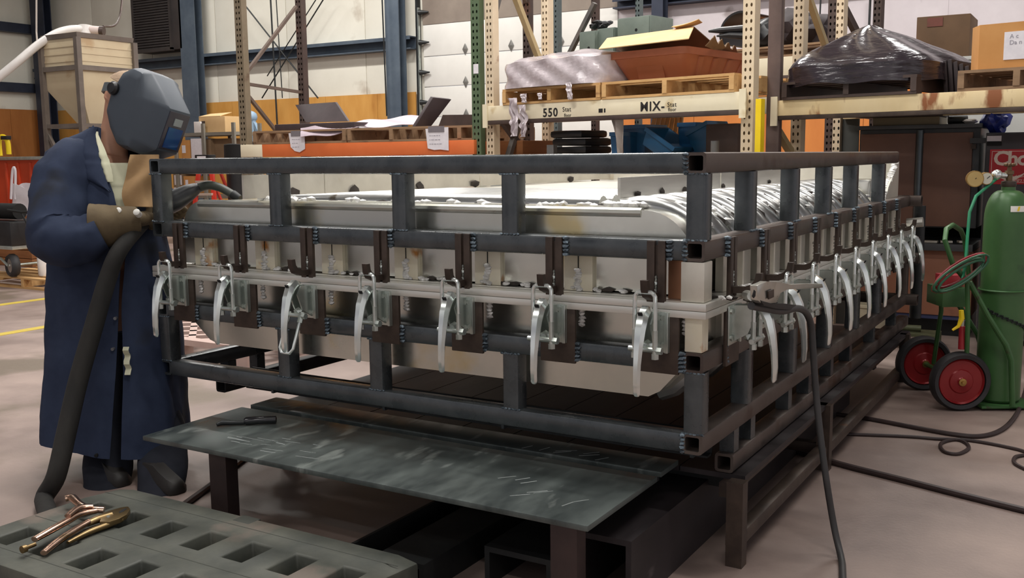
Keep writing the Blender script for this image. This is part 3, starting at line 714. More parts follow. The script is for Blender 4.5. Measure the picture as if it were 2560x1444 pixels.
# ---- cream rack
A = V((-3.416, 4.228, 0)); B = V((-1.09, 3.752, 0)); e = (B-A).normalized(); n = V((-e.y, e.x, 0))
def cr(u, v, t=0.0): return onp(u, v, A+n*t, n)
zc = 1.695; cd = 1.07
r = thing('pallet_rack', A, 'cream pallet rack with hand-lettered 550 and MIX on its beam', 'rack')
for s_, m in ((A, H_cream), (B, H_cream)): upright(r, s_, e, n, 4.3, m, 0.088)
cd = ((onp(1333, 100, A, e)-A).dot(n))
cd = max(0.7, min(1.3, cd))
upright(r, A+n*cd, e, n, 4.3, H_cream, 0.08); upright(r, B+n*cd, e, n, 4.3, H_cream, 0.08)
Af = A-n*0.05; Bf = B-n*0.05
rbeam(r, Af, Bf, zc, 0.118, M_cream, e, n); rbeam(r, A+n*cd, B+n*cd, zc, 0.118, M_cream, e, n); endplates(r, Af, Bf, zc-0.02, e, n, M_cream)
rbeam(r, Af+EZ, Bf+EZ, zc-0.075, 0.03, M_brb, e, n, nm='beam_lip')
rbeam(r, Af, Bf, 1.22, 0.11, M_cream, e, n); rbeam(r, A+n*cd, B+n*cd, 1.22, 0.11, M_cream, e, n)
brace(r, A+n*0.06+EZ*3.1, A+n*cd+EZ*2.05, M_yb, 0.05); brace(r, A+n*0.06+EZ*2.5, A+n*cd*0.6+EZ*3.4, M_slate, 0.05); brace(r, A+n*0.08+EZ*1.05, A+n*cd*0.5+EZ*1.62, M_slate, 0.05)
brace(r, A+n*0.06+EZ*1.72, A+n*cd*0.5+EZ*1.45, M_brb, 0.05)
obj('shelf_deck', MB().box((A+B)/2+n*(cd/2+0.02)+EZ*1.286, ((B-A).length-0.12, cd-0.05, 0.02), e, EZ), M_woodd, r)
M_ink = mat('black_marker', S(28, 24, 22), None, 0.7)
fo = n*(-0.0515)
def lettering(txt, u, v, size, sp=1.0, nm='lettering', bold=0.0):
    p = onp(u, v, A-n*0.0515, n); obj(nm, text_mb(txt, size, p, e, EZ, 0.0006, sp, 0.0, bold), M_ink, r)
lettering('550', 1357, 292, 0.092, 1.15, bold=0.002); lettering('Stat', 1406, 279, 0.05, 1.1); lettering('floor', 1410, 292, 0.036)
lettering('MIX-', 1600, 278, 0.092, 1.15, bold=0.002); lettering('Stat', 1668, 267, 0.045, 1.1); lettering('floor', 1670, 278, 0.034)
lettering('||||||||  |||', 1496, 279, 0.03, 0.8, bold=0.001)
zc2 = zc+0.059
def sx(u, v=280, t=0.0): return (cr(u, v, t)-A).dot(e)
s0, s1 = sx(1268, 260), sx(1512, 245)
pallet(A+e*s0-n*0.06+EZ*zc2, e, n, s1-s0, 1.0, 'pale pallet under the plastic-wrapped load on the cream rack')
s2, s3 = sx(1516, 240), sx(1846, 220)
pallet(A+e*s2-n*0.06+EZ*zc2, e, n, s3-s2, 1.0, 'pale pallet under the terracotta tub on the cream rack')
zk = zc2+0.126
M_wrap = mat('clouded_plastic_wrap', S(172, 160, 164), S(204, 194, 198), 0.22, 0, 7, 0.5, S(226, 220, 224), 0.62, 9, coat=0.5, bscale=16)
def wrapped(i, j):
    ang = 2*math.pi*i; Lw, Ww = (s1-s0)/2+0.06, 0.53
    cx, sy = math.cos(ang), math.sin(ang); k = (abs(cx)**5+abs(sy)**5)**(-0.2)
    hh = math.sin(min(j/0.75, 1)*math.pi/2); rad = 1.0 if j < 0.5 else max(0.02, math.cos((j-0.5)/0.5*math.pi/2)**0.5)
    zt2 = 0.20*j/0.5 if j < 0.5 else 0.20+0.10*(1-((rad))**2)
    q = V((cx*k*Lw*rad, sy*k*Ww*rad, zt2))
    wv = 0.012*math.sin(q.x*23+q.z*40)+0.02*noise.noise(q*5)
    q += V((cx, sy, 0.4))*wv
    if j == 0: q.z = 0
    return A+e*(s0+Lw-0.06+q.x)+n*(0.44+q.y)+EZ*(zk+q.z)
wl = obj('wrapped_load', MB().grid(wrapped, 72, 18), M_wrap, label='load swaddled in clouded plastic wrap on the left pallet of the cream rack', cat='load')
mb = MB(); R.seed(5)
def tail(u, v, ln, wd):
    p = cr(u, v, -0.09); q = []
    mb2 = MB()
    def f(i, j):
        am = min(1.0, ln/0.25); return p+e*((i-0.5)*wd*(1-0.3*j)+0.03*am*noise.noise(V((j*4, i*2, ln*9)))+0.02*am*j)-n*(0.03*am*noise.noise(V((i*5, j*6, ln*5)))+0.02*am)-EZ*ln*j
    mb2.grid(f, 14, 22); return mb2
for u, v, ln, wd in ((1284, 245, 0.30, 0.10), (1308, 262, 0.25, 0.08)):
    obj('wrap_tail', tail(u, v, ln, wd), M_wrap, label='%s twist of loose plastic wrap hanging over the left end of the cream beam' % ('long' if ln > .28 else 'short'), cat='plastic wrap')
# terracotta tub with a cardboard lid
M_tub = mat('terracotta_plastic', S(148, 84, 56), S(158, 92, 62), 0.45, 0, 4, 0.02)
ts0, ts1 = sx(1540, 200, 0.1), sx(1722, 190, 0.1)
tubc = A+e*((ts0+ts1)/2)+n*0.55+EZ*zk
t = thing('plastic_tub', tubc, 'terracotta plastic tub with ribbed sides under a loose cardboard lid', 'tub')
def rrect(c, hx, hy, z, rr=0.06, k=5):
    o = []
    for sx_, sy_, a0 in ((1, 1, 0), (-1, 1, 90), (-1, -1, 180), (1, -1, 270)):
        for q in range(k):
            an = math.radians(a0+90*q/(k-1)); o.append(c+e*(sx_*(hx-rr)+rr*math.cos(an))+n*(sy_*(hy-rr)+rr*math.sin(an))+EZ*z)
    return o
hx = (ts1-ts0)/2; th_ = 0.215; hx *= 0.97
obj('tub_body', MB().loft([rrect(tubc, hx*0.86, 0.40, 0), rrect(tubc, hx*0.88, 0.41, 0.03), rrect(tubc, hx*1.05, 0.50, th_-0.05), rrect(tubc, hx*1.09, 0.53, th_-0.05), rrect(tubc, hx*1.1, 0.535, th_), rrect(tubc, hx*1.04, 0.49, th_), rrect(tubc, hx*0.84, 0.39, 0.02)]), M_tub, t)
for k in range(4):
    yo = -0.3+0.2*k
    obj('side_rib', MB().hx([tubc+e*(hx*f)+n*(yo*gg+w_)+EZ*z for z, f, gg in ((0.02, 0.88, 0.9), (th_-0.06, 1.055, 1.0)) for f, w_ in ((f-0.02, -0.03), (f+0.02, -0.025), (f+0.02, 0.025), (f-0.02, 0.03))]), M_tub, t)
obj('front_pad', MB().hx([tubc+e*x+n*(-y)+EZ*z for z, y in ((0.0, 0.40), (0.15, 0.468)) for x, y in ((-0.13, y+0.012), (0.10, y+0.012), (0.10, y-0.02), (-0.13, y-0.02))]), M_tub, t)
M_card = mat('cardboard', S(204, 168, 118), S(216, 182, 134), 0.8, 0, 3, 0.02, S(190, 152, 104), 0.62, 3)
M_cardd = mat('cardboard_tan', S(186, 130, 70), S(198, 144, 84), 0.8, 0, 3, 0.02, S(168, 112, 58), 0.62, 3)
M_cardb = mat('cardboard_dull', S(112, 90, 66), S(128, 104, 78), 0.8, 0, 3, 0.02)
lid = thing('tented_cardboard', tubc+EZ*th_, 'flattened cardboard sheet folded like a tent over the terracotta tub', 'cardboard')
pa, pb = cr(1497, 124, -0.04), cr(1722, 98, -0.05); pc, pd = cr(1735, 68, 0.5), cr(1518, 97, 0.5)
def plate4(P, th):
    mb = MB(); nn = (P[1]-P[0]).cross(P[3]-P[0]).normalized()*th; mb.hexa(list(P)+[p+nn for p in P]); return mb
obj('front_panel', plate4([pa, pb, pc, pd], 0.006), M_card, lid)
pe = pc+n*0.38-EZ*0.18+e*0.05; pf = pd+n*0.38-EZ*0.18
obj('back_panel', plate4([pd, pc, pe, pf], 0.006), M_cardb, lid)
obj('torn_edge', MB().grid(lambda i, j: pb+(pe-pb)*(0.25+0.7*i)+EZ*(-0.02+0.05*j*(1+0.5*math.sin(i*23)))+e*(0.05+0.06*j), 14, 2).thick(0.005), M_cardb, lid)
obj('torn_flap', MB().grid(lambda i, j: pc+e*(-0.16+0.22*i)+n*(-0.06+0.08*j)+EZ*(0.012+0.03*i*i+0.01*math.sin(j*5)), 6, 3).thick(0.004), M_card, lid)
# things on the lower shelf of the cream rack
zl = 1.298
M_blackp = mat('black_plastic', S(20, 20, 22), S(34, 34, 36), 0.4, 0, 8)
M_bluep = mat('dark_blue_plastic', S(24, 74, 116), S(34, 92, 138), 0.35, 0, 4, coat=0.2)
M_teal = mat('petrol_blue_plastic', S(18, 62, 94), S(28, 80, 116), 0.35, 0, 4)
for k in range(4):
    c = cr(1452, 380, 0.30); c.z = zl+0.03+0.062*k
    mb = MB(); mb.box(c+e*R.uniform(-.02, .02), (0.30+R.uniform(0, .05), 0.34, 0.055), e, EZ, 0.025)
    obj('folded_black_pad', mb.disp(0.008, 9, k), M_blackp, label=['lowest black folded pad of the stack under the cream beam', 'second-lowest black folded pad of the stack under the cream beam', 'second black folded pad from the top of the stack under the cream beam', 'topmost black folded pad of the stack under the cream beam'][k], cat='pad', group='black pads under the cream beam')
for u, v, ln, wd in ((1310, 234, 0.07, 0.07), (1350, 232, 0.05, 0.05), (1424, 205, 0.13, 0.06)): obj('wrap_flap', tail(u, v, ln, wd), M_wrap, wl)
def bin_at(u0, u1, vt, t, m, label, tilt=0.0, taper=0.86, dp_=0.28):
    a_ = cr(u0, 385, t); b_ = cr(u1, 385, t); c = (a_+b_)/2; wd = (b_-a_).length; top = cr((u0+u1)/2, vt, t).z
    c = V((c.x, c.y, zl)); t_ = thing('plastic_bin', c, label, 'bin', 'blue bins under the cream beam')
    rot = Matrix.Rotation(tilt, 3, n); H_ = top-zl-(abs(math.sin(tilt))*wd*0.5 if tilt else 0)
    base = EZ*(abs(math.sin(tilt))*wd*0.48*taper if tilt else 0)
    def rg(f, z): return [c+base+rot@(e*sx_*wd/2*f+n*(dp_/2+sy_*dp_/2*f)+EZ*z) for sx_, sy_ in ((-1, -1), (1, -1), (1, 1), (-1, 1))]
    mb = MB(); mb.loft([rg(taper, 0), rg(1.0, H_), rg(0.94, H_), rg(taper*0.92, 0.02)]); mb.bev(list(mb.bm.verts), 0.008, 2)
    obj('bin_body', mb, m, t_)
    obj('bin_rim', MB().loft([rg(1.03, H_-0.03), rg(1.05, H_-0.03), rg(1.05, H_), rg(0.97, H_), rg(0.97, H_-0.03)], cap=False), m, t_)
    return t_
bin_at(1552, 1612, 312, 0.28, M_bluep, 'blue bin standing upright left of the tilted bins under the MIX lettering')
bin_at(1592, 1672, 332, 0.05, M_teal, 'petrol blue bin tipped on its corner under the MIX lettering', 0.55)
bin_at(1694, 1738, 306, 0.30, M_bluep, 'tall blue bin standing under the right end of the cream beam')
bin_at(1738, 1795, 306, 0.26, M_teal, 'petrol blue bin leaning beside the tall blue bin under the cream beam', -0.42)
bin_at(1525, 1556, 330, 0.10, M_bluep, 'small navy bin half hidden by hanging plastic under the cream beam')
for k, (u, v, h2, m, lb) in enumerate(((1380, 362, 0.1, M_slate, 'grey square tube end standing under the cream beam, left of the black pads'), (1787, 352, 0.14, M_slate, 'grey round pipe standing under the right end of the cream beam'))):
    c = cr(u, 388, -0.0); c.z = zl; top = cr(u, v, 0).z
    mb = MB(); (mb.bar(c, (c.x, c.y, top), 0.06, 0.06, EY) if k == 0 else mb.cyl(c, (c.x, c.y, top), 0.029, n=16))
    obj('pipe_stub', mb, m, label=lb, cat='pipe')
M_lath = mat('pale_lath', S(206, 166, 112), S(190, 148, 96), 0.7, 0, 6)
for k in range(7):
    a_ = cr(1612+13*k, 352, 0.75); a_.z = zl+0.005; b_ = cr(1640+11*k, 282, 0.95)
    obj('wood_lath', MB().bar(a_, b_, 0.035, 0.012, n), M_lath, label='thin pale wood lath leaning behind the blue bins under the cream beam', cat='lath', group='wood laths behind the blue bins')
c = cr(1830, 385, 0.4); c.z = zl
obj('dark_crate', MB().box(c+EZ*0.13, (0.26, 0.3, 0.26), e, EZ, 0.012), M_brb, label='dark brown crate at the right end of the lower shelf of the cream rack', cat='crate')
c = cr(1290, 385, 0.5); c.z = zl
obj('timber_crate', MB().box(c+e*0.05+EZ*0.09, (0.42, 0.4, 0.18), e, EZ, 0.006), mat('brown_timber', S(126, 78, 40), S(144, 92, 52), 0.7, 0, 4, stretch=(1, 1, 6)), label='brown timber crate behind the left upright of the cream rack', cat='crate')
mb = MB(); p = cr(1541, 296, 0.02)
def hang(i, j): return p+e*((i-0.5)*(0.10-0.05*j)+0.05*j)+n*(0.02*math.sin(i*8+3*j))-EZ*(0.30*j)
obj('plastic_rag', MB().grid(hang, 8, 14).thick(0.003), mat('grey_plastic_film', S(150, 138, 130), S(170, 158, 150), 0.35, 0, 10, 0.2), label='grey rag of plastic film hanging below the middle of the cream beam', cat='plastic wrap')
# yellow post guard
q = cr(1895, 300, -0.1)
g = V((q.x, q.y, 0))
obj('post_guard', MB().hx([g+e*x+n*y+EZ*z for z in (0, onp(1897, 247, g, n).z) for x, y in ((-0.02, 0), (0.02, 0), (0.02, 0.05), (-0.02, 0.05))]), mat('yellow_paint', S(240, 206, 20), S(228, 194, 16), 0.45), label='bright yellow post guard between the cream rack and the brown upright', cat='guard post')
# ---- rear rack row
G = A+n*2.1; zr = 2.10
def rr_(u, v): return onp(u, v, G, n)
def rs(u): return (rr_(u, 100)-G).dot(e)
r = thing('pallet_rack', G+e*rs(1386), 'rear pallet rack with slate and brown uprights and a cream beam, behind the cream rack', 'rack')
for u, m in ((1386, H_slate), (2080, H_brown)): upright(r, G+e*rs(u), e, n, 4.4, m, 0.085)
upright(r, G+n*1.0+e*((onp(1484, 60, G+n*1.0, n)-G).dot(e)), e, n, 4.4, H_brown, 0.07)
gb = G+e*rs(2128)+n*0.5; upright(r, gb, e, n, 4.4, H_brown, 0.07)
upright(r, G+e*rs(1505)+n*0.6, e, n, 4.4, H_slate, 0.05)
rbeam(r, G+e*rs(1395), G+e*rs(2075), zr, 0.16, M_cream, e, n)
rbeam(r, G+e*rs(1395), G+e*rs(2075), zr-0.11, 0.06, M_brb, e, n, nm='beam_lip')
rbeam(r, G+e*rs(1395)+n*1.0, G+e*rs(2075)+n*1.0, zr, 0.16, M_cream, e, n)
brace(r, rr_(1400, 150)+n*0.1, rr_(1472, 5)+n*0.1, M_slate, 0.05); brace(r, rr_(2088, 0)+n*0.1, rr_(2125, 140)+n*0.4, M_brb, 0.06)
zr2 = zr+0.081
def boxon(u0, u1, vt, t, dp_, name, m, label, cat, group=None, bev=0.006, z0=None, hh=None):
    a_ = onp(u0, 150, G+n*t, n); b_ = onp(u1, 150, G+n*t, n); z0 = zr2 if z0 is None else z0; top = z0+hh if hh else onp((u0+u1)/2, vt, G+n*t, n).z
    c = (a_+b_)/2+n*dp_/2; c.z = (z0+top)/2
    return obj(name, MB().box(c, ((b_-a_).length, dp_, top-z0), e, EZ, bev), m, label=label, cat=cat, group=group)
p = G+e*rs(1412)+EZ*zr2
pallet(p, e, n, rs(1560)-rs(1412), 0.9, 'dark pallet under the grey-green electrical boxes on the rear rack', M_woodd, 0.11)
M_eg = mat('grey_green_enamel', S(108, 120, 112), S(124, 136, 126), 0.45, 0.1, 4, 0.02, S(96, 92, 84), 0.64, 6)
zq = zr2+0.111
def ebox(u0, u1, vt, t, label, z0=zq, dp_=0.3):
    a_ = onp(u0, 150, G+n*t, n); b_ = onp(u1, 150, G+n*t, n); top = onp((u0+u1)/2, vt, G+n*t, n).z; c = (a_+b_)/2
    T_ = thing('electrical_box', V((c.x, c.y, z0))+n*dp_/2, label, 'electrical box', 'grey-green electrical boxes on the rear rack')
    wd = (b_-a_).length
    obj('box_body', MB().box(V((c.x, c.y, (z0+top)/2))+n*dp_/2, (wd, dp_, top-z0), e, EZ, 0.006), M_eg, T_)
    obj('box_cover', MB().box(V((c.x, c.y, (z0+top)/2))-n*0.008, (wd*0.96, 0.014, (top-z0)*0.92), e, EZ, 0.004), M_eg, T_)
    for q in (0.2, 0.45): obj('knockout', MB().cyl(V((c.x, c.y, z0+(top-z0)*q))+e*wd*0.1-n*0.016, V((c.x, c.y, z0+(top-z0)*q))+e*wd*0.1-n*0.012, 0.016, n=12), M_black, T_)
    return top
ebox(1450, 1490, 78, 0.06, 'tall narrow grey-green electrical box at the left on the rear rack')
ebox(1493, 1536, 70, 0.12, 'taller grey-green electrical box with a dark knockout on the rear rack')
boxon(1540, 1650, 0, 0.1, 0.5, 'support_crate', M_brb, 'dark crate carrying the wide electrical box on the rear rack', 'crate', hh=0.28)
ebox(1544, 1625, 42, 0.14, 'wide grey-green electrical box on the dark crate of the rear rack', zr2+0.281, 0.4)
mb = MB(); c = onp(1508, 62, G+n*0.2, n)
for k in range(10): mb.sph(c+e*R.uniform(-.09, .09)+n*R.uniform(-.05, .05)+EZ*R.uniform(-.02, .02), R.uniform(.03, .05), 1, (1.3, 1, 0.7), k, 0.5)
obj('cable_heap', mb, M_blackp, label='heap of black cable lying on top of the taller electrical box', cat='cable')
# black moulded parts and bundles on the right of the rear rack
a_ = G+e*rs(1770)+EZ*zr2
pallet(G+e*rs(1800)+EZ*zr2, e, n, rs(2062)-rs(1800), 0.9, 'dark pallet under the black bundles on the rear rack', M_woodd, 0.10)
zq = zr2+0.101
c = onp(1850, 70, G+n*0.3, n)
def shell(i, j):
    an = -0.5+2.6*i; w_ = 0.5*j; return V((c.x, c.y, zq+0.18))+e*(-0.22*math.cos(an))+EZ*(0.20*math.sin(an)-0.0)+n*w_
obj('black_shell', MB().grid(shell, 16, 3).thick(0.02), M_blackp, label='curved black plastic shell on the rear rack beside the cream upright', cat='plastic part')
obj('black_prong', MB().path([onp(1772, 78, G+n*0.1, n), onp(1800, 76, G+n*0.12, n), onp(1900, 68, G+n*0.15, n)], [0.012, 0.03, 0.035], 10), M_blackp, label='upper black prong sticking out left from the bundles on the rear rack', cat='plastic part')
obj('black_prong', MB().path([onp(1792, 90, G+n*0.1, n), onp(1825, 88, G+n*0.12, n), onp(1900, 92, G+n*0.15, n)], [0.008, 0.03, 0.04], 10), M_blackp, label='lower black prong sticking out left from the bundles on the rear rack', cat='plastic part')
M_blk2 = mat('brown_black_cloth', S(38, 30, 32), S(54, 44, 46), 0.7, 0, 9, 0.2)
for k, (u, v, rr) in enumerate(((1985, 60, 0.2), (2038, 70, 0.17))):
    q = onp(u, v, G+n*0.4, n); q.z = zq+rr*0.8
    obj('dark_bundle', MB().sph(q, rr, 3, (1.0, 1.3, 0.85), k+2.0, 0.35), M_blk2, label='%s dark cloth bundle on the right of the rear rack' % ('bigger' if k == 0 else 'smaller'), cat='bundle')
obj('dark_sack', MB().sph(V((onp(1925, 80, G+n*0.35, n).x, onp(1925, 80, G+n*0.35, n).y, zq+0.14)), 0.18, 3, (1.2, 1.3, 0.78), 7.0, 0.3), M_blackp, label='black sack between the black shell and the dark bundles on the rear rack', cat='bundle')
# ---- right rack with the rust-streaked beam
A2 = atd(1936, 270, 6.95); A2.z = 0; zr3 = 1.655
def r2(u, v, t=0.0): return onp(u, v, A2+n*t, n)
def r2s(u, v=250, t=0.0): return (r2(u, v, t)-A2).dot(e)
r = thing('pallet_rack', A2, 'pallet rack with a brown upright and a rust-streaked cream beam at the right', 'rack')
obj('upright', MB().sqtube(A2, A2+EZ*4.3, 0.095, 0.075, up=(0, 1, 0)), mat('brown_painted_upright', S(92, 76, 72), S(108, 90, 84), 0.5, 0.1, 6, 0.02, S(150, 110, 90), 0.72, 16), r)
upright(r, A2+n*1.0+e*0.0, e, n, 4.3, H_cream, 0.06); upright(r, A2+e*(r2s(2560)+1.5), e, n, 4.3, H_cream); upright(r, A2+e*(r2s(2560)+1.5)+n*1.0, e, n, 4.3, H_cream)
rbeam(r, A2+e*0.05-n*0.05, A2+e*(r2s(2560)+1.5)-n*0.05, zr3, 0.105, M_rustb, e, n); rbeam(r, A2+e*0.05+n*1.0, A2+e*(r2s(2560)+1.5)+n*1.0, zr3, 0.105, M_rustb, e, n)
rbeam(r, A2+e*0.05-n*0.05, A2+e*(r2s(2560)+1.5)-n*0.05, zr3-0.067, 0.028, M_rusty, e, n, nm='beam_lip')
obj('end_plate', MB().box(A2+e*0.03-n*0.06+EZ*(zr3-0.02), (0.05, 0.012, 0.2), e, EZ), M_cream, r)
brace(r, A2+n*0.06+EZ*2.9, A2+n*0.95+EZ*1.95, M_yb, 0.045); brace(r, A2+n*0.06+EZ*1.5, A2+n*0.6+EZ*1.1, M_yb, 0.05)
zt3 = zr3+0.053
w0, w1 = r2s(1965), r2s(2300)
wp = pallet(A2+e*w0-n*0.07+EZ*zt3, e, n, w1-w0, 1.0, 'dark pallet under the black wrapped load on the right rack', M_brb, 0.12)
M_bwrap = mat('black_stretch_wrap', S(34, 28, 34), S(52, 44, 50), 0.2, 0, 5, 0.8, coat=0.4, bscale=11, stretch=(0.7, 0.7, 4.5))
zw = zt3+0.09
def bw(i, j):
    ang = 2*math.pi*i; cx, sy = math.cos(ang), math.sin(ang); k = (abs(cx)**4+abs(sy)**4)**(-0.25)
    Lw, Ww = (w1-w0)/2+0.07, 0.54
    rad = 1.0 if j < 0.25 else max(0.015, 1-((j-0.25)/0.75))**0.9
    prof = 0.12*j/0.25 if j < 0.25 else 0.12+0.30*(1-rad)**0.75
    q = V((cx*k*Lw*rad-0.06*(1-rad), sy*k*Ww*rad, prof))
    q += V((cx, sy, 0.5))*(0.012*math.sin(ang*9+j*6)*(1-j*0.6)+0.02*noise.noise(q*4))
    return A2+e*(w0+Lw-0.07+q.x)+n*(0.43+q.y)+EZ*(zw+q.z)
obj('wrapped_load', MB().grid(bw, 80, 20), M_bwrap, label='peaked load in glossy black stretch wrap on the right rack', cat='load')
for k in range(5):
    s_ = w1+0.02+0.035*k
    obj('wrapped_board', MB().box(A2+e*(s_+0.04)+n*0.55+EZ*(zt3+0.105-0.006*k), (0.028, 0.6, 0.21+0.02*(2-abs(k-1))), e+EZ*0.10, EZ-e*0.10, 0.008), M_blk2, label='dark wrapped panel standing on edge beside the peaked black load', cat='panel', group='dark panels beside the black load')
b0 = r2s(2398); b1 = r2s(2560)+0.30
pallet(A2+e*b0-n*0.05+EZ*zt3, e, n, b1-b0, 1.0, 'brown pallet under the big tan carton on the right rack', M_woodd, 0.125)
zc3 = zt3+0.126
t = thing('cardboard_carton', A2+e*(b0+0.45)+n*0.4+EZ*zc3, 'big tan octagonal cardboard carton with a white label at the right edge', 'box')
top = r2(2480, 60, 0.0).z
oc = [(b0+0.02, 0.12), (b0+0.10, 0.0), (b1-0.1, 0.0), (b1-0.02, 0.12), (b1-0.02, 0.72), (b1-0.1, 0.82), (b0+0.1, 0.82), (b0+0.02, 0.72)]
obj('carton_body', MB().loft([[A2+e*x+n*y+EZ*z for x, y in oc] for z in (zc3, top)]), M_cardd, t)
l0, l1 = r2(2508, 150, -0.0025), r2(2575, 75, -0.0025)
obj('carton_label', MB().box(V(((l0.x+l1.x)/2, (l0.y+l1.y)/2, (l0.z+l1.z)/2)), (abs((l1-l0).dot(e)), 0.003, l1.z-l0.z), e, EZ), M_paper, t)
obj('label_writing', text_mb('A c\nDa n', 0.036, r2(2524, 96, -0.0045), e, EZ, 0.0006), MATS['grey_ink'], t)
# pale cabinet and brown carton standing behind the right rack
yc = 6.0
c0, c1 = ony(2336, 200, yc), ony(2445, 200, yc); ctop = ony(2380, 152, yc).z
pc_ = thing('pale_cabinet', ((c0.x+c1.x)/2, yc+0.3, 0), 'tall pale grey cabinet standing behind the right rack', 'cabinet')
obj('cabinet_body', MB().bx(c0.x, c1.x+0.4, yc, yc+0.6, 0, ctop, 0.008), mat('pale_grey_enamel', S(196, 198, 196), S(208, 210, 206), 0.5, 0, 2), pc_)
obj('cabinet_top', MB().bx(c0.x-0.01, c1.x+0.41, yc-0.012, yc+0.61, ctop+0.0005, ctop+0.03, 0.004), MATS['pale_grey_enamel'], pc_)
d0, d1 = ony(2290, 100, yc+0.02), ony(2424, 100, yc+0.02); dt = ony(2350, 38, yc).z
t = thing('cardboard_carton', ((d0.x+d1.x)/2, yc+0.3, ctop+0.031), 'dark brown cardboard carton on top of the pale cabinet behind the right rack', 'box')
obj('carton_body', MB().bx(d0.x, d1.x, yc+0.02, yc+0.5, ctop+0.031, dt, 0.006), mat('cardboard_brown', S(98, 76, 56), S(116, 90, 66), 0.8, 0, 3, 0.02), t)
s0_, s1_ = ony(2318, 42, yc).x, ony(2356, 62, yc).x
obj('carton_sticker', MB().bx(s0_, s1_, yc+0.015, yc+0.0195, ony(2330, 66, yc).z, ony(2330, 44, yc).z), mat('faded_red_sticker', S(128, 72, 64), S(112, 70, 58), 0.7, 0, 12), t)
# ================================================================ cabinets and gas cart at the right
CY = 4.95
M_cabf = mat('dark_grey_cabinet', S(74, 76, 78), S(88, 90, 92), 0.45, 0.2, 4, 0.02, S(100, 84, 74), 0.66, 5)
M_cabp = mat('brown_cabinet_panel', S(116, 86, 74), S(132, 98, 82), 0.5, 0.1, 2.2, 0.02, S(152, 108, 70), 0.62, 1.6)
M_cabr = mat('red_brown_panel', S(146, 98, 76), S(160, 108, 84), 0.5, 0.1, 2.2, 0.02, S(118, 80, 66), 0.62, 3)
x0, x1 = ony(2145, 400, CY).x, ony(2447, 400, CY).x
zt, zm, zl2 = ony(2300, 322, CY).z, ony(2300, 575, CY).z, ony(2300, 605, CY).z
zb = ony(2330, 785, CY).z
t = thing('steel_cabinet', ((x0+x1)/2, CY+0.3, 0), 'large dark steel cabinet with rust-brown door panels behind the mold', 'cabinet')
obj('cabinet_body', MB().bx(x0, x1, CY+0.03, CY+0.62, zm+0.02, zt, 0.006), M_cabf, t)
obj('cabinet_top', MB().bx(x0-0.012, x1+0.012, CY-0.012, CY+0.62, zt+0.0005, zt+0.03, 0.004), M_cabf, t)
xm0, xm1 = ony(2286, 450, CY).x, ony(2304, 450, CY).x
for a_, b_ in ((x0+0.015, xm0), (xm1, x1-0.045)):
    obj('door', MB().bx(a_, b_, CY, CY+0.03, zm+0.03, zt-0.03, 0.006), M_cabp, t)
obj('stile', MB().cyl(((xm0+xm1)/2, CY+0.005, zm+0.02), ((xm0+xm1)/2, CY+0.005, zt-0.01), 0.026, n=12), mat('blue_grey_stile', S(78, 86, 92), S(92, 100, 104), 0.35, 0.6, 6), t)
obj('hinge', MB().bx(x1-0.06, x1+0.04, CY-0.03, CY+0.0, ony(2440, 358, CY).z, ony(2440, 345, CY).z), M_cabf, t)
obj('hinge', MB().bx(x1-0.05, x1-0.02, CY-0.02, CY, ony(2430, 372, CY).z, ony(2430, 360, CY).z), M_rusty, t)
obj('ledge', MB().bx(x0, x1, CY-0.10, CY+0.60, zl2-0.05, zl2, 0.004), M_cabf, t)
obj('lower_panel', MB().bx(x0+0.01, x1, CY-0.03, CY+0.55, zb, zl2-0.051, 0.006), M_cabr, t)
obj('back_plate', MB().bx(x0, x1, CY+0.56, CY+0.60, zl2+0.001, zm+0.019), M_black, t)
obj('plinth', MB().bx(x0+0.02, x1-0.02, CY+0.08, CY+0.55, 0, zb-0.001), M_dark, t)
obj('plinth_strip', MB().bx(x0+0.02, x1-0.02, CY-0.02, CY+0.03, zb-0.03, zb-0.001), mat('blue_strip', S(56, 60, 92), None, 0.5), t)
mb = MB(); R.seed(21)
for k, lb in enumerate(('left flat white scrap plate on the cabinet ledge', 'middle flat white scrap plate on the cabinet ledge', 'right flat white scrap plate on the cabinet ledge')):
    u = 2325+40*k; q = ony(u, 600, CY-0.04)
    obj('scrap_plate', MB().box((q.x, CY-0.02, zl2+0.009+0.003*k), (0.10-0.02*k, 0.07, 0.016), (1, 0.2*k, 0), EZ, 0.003), M_aluw, label=lb, cat='scrap')
# beige drawer box and junk on the cabinet
zz2 = zt+0.031
q0, q1 = ony(2182, 310, CY+0.05), ony(2348, 310, CY+0.05)
t = thing('beige_tray', ((q0.x+q1.x)/2, CY+0.25, zz2), 'long beige tray with a dark lid lying on the steel cabinet', 'tray')
obj('tray_body', MB().bx(q0.x, q1.x, CY+0.05, CY+0.45, zz2, zz2+0.058, 0.004), mat('beige_enamel', S(126, 112, 84), S(140, 124, 94), 0.5, 0, 3), t)
obj('tray_lid', MB().bx(q0.x-0.10, q1.x+0.02, CY+0.02, CY+0.47, zz2+0.060, zz2+0.072, 0.003), M_brb, t)
q = ony(2392, 305, CY+0.1)
obj('roll', MB().cyl((q.x-0.06, CY+0.12, zz2+0.032), (q.x+0.06, CY+0.16, zz2+0.032), 0.032, n=16), M_dark, label='dark roll lying on the steel cabinet right of the beige tray', cat='roll')
q = ony(2425, 308, CY+0.1)
obj('white_rag', MB().sph((q.x, CY+0.1, zz2+0.018), 0.03, 2, (1.6, 1, 0.55), 3.0, 0.5), mat('off_white_cloth', S(190, 184, 178), S(170, 164, 158), 0.8), label='small off-white rag on the right corner of the steel cabinet', cat='rag')
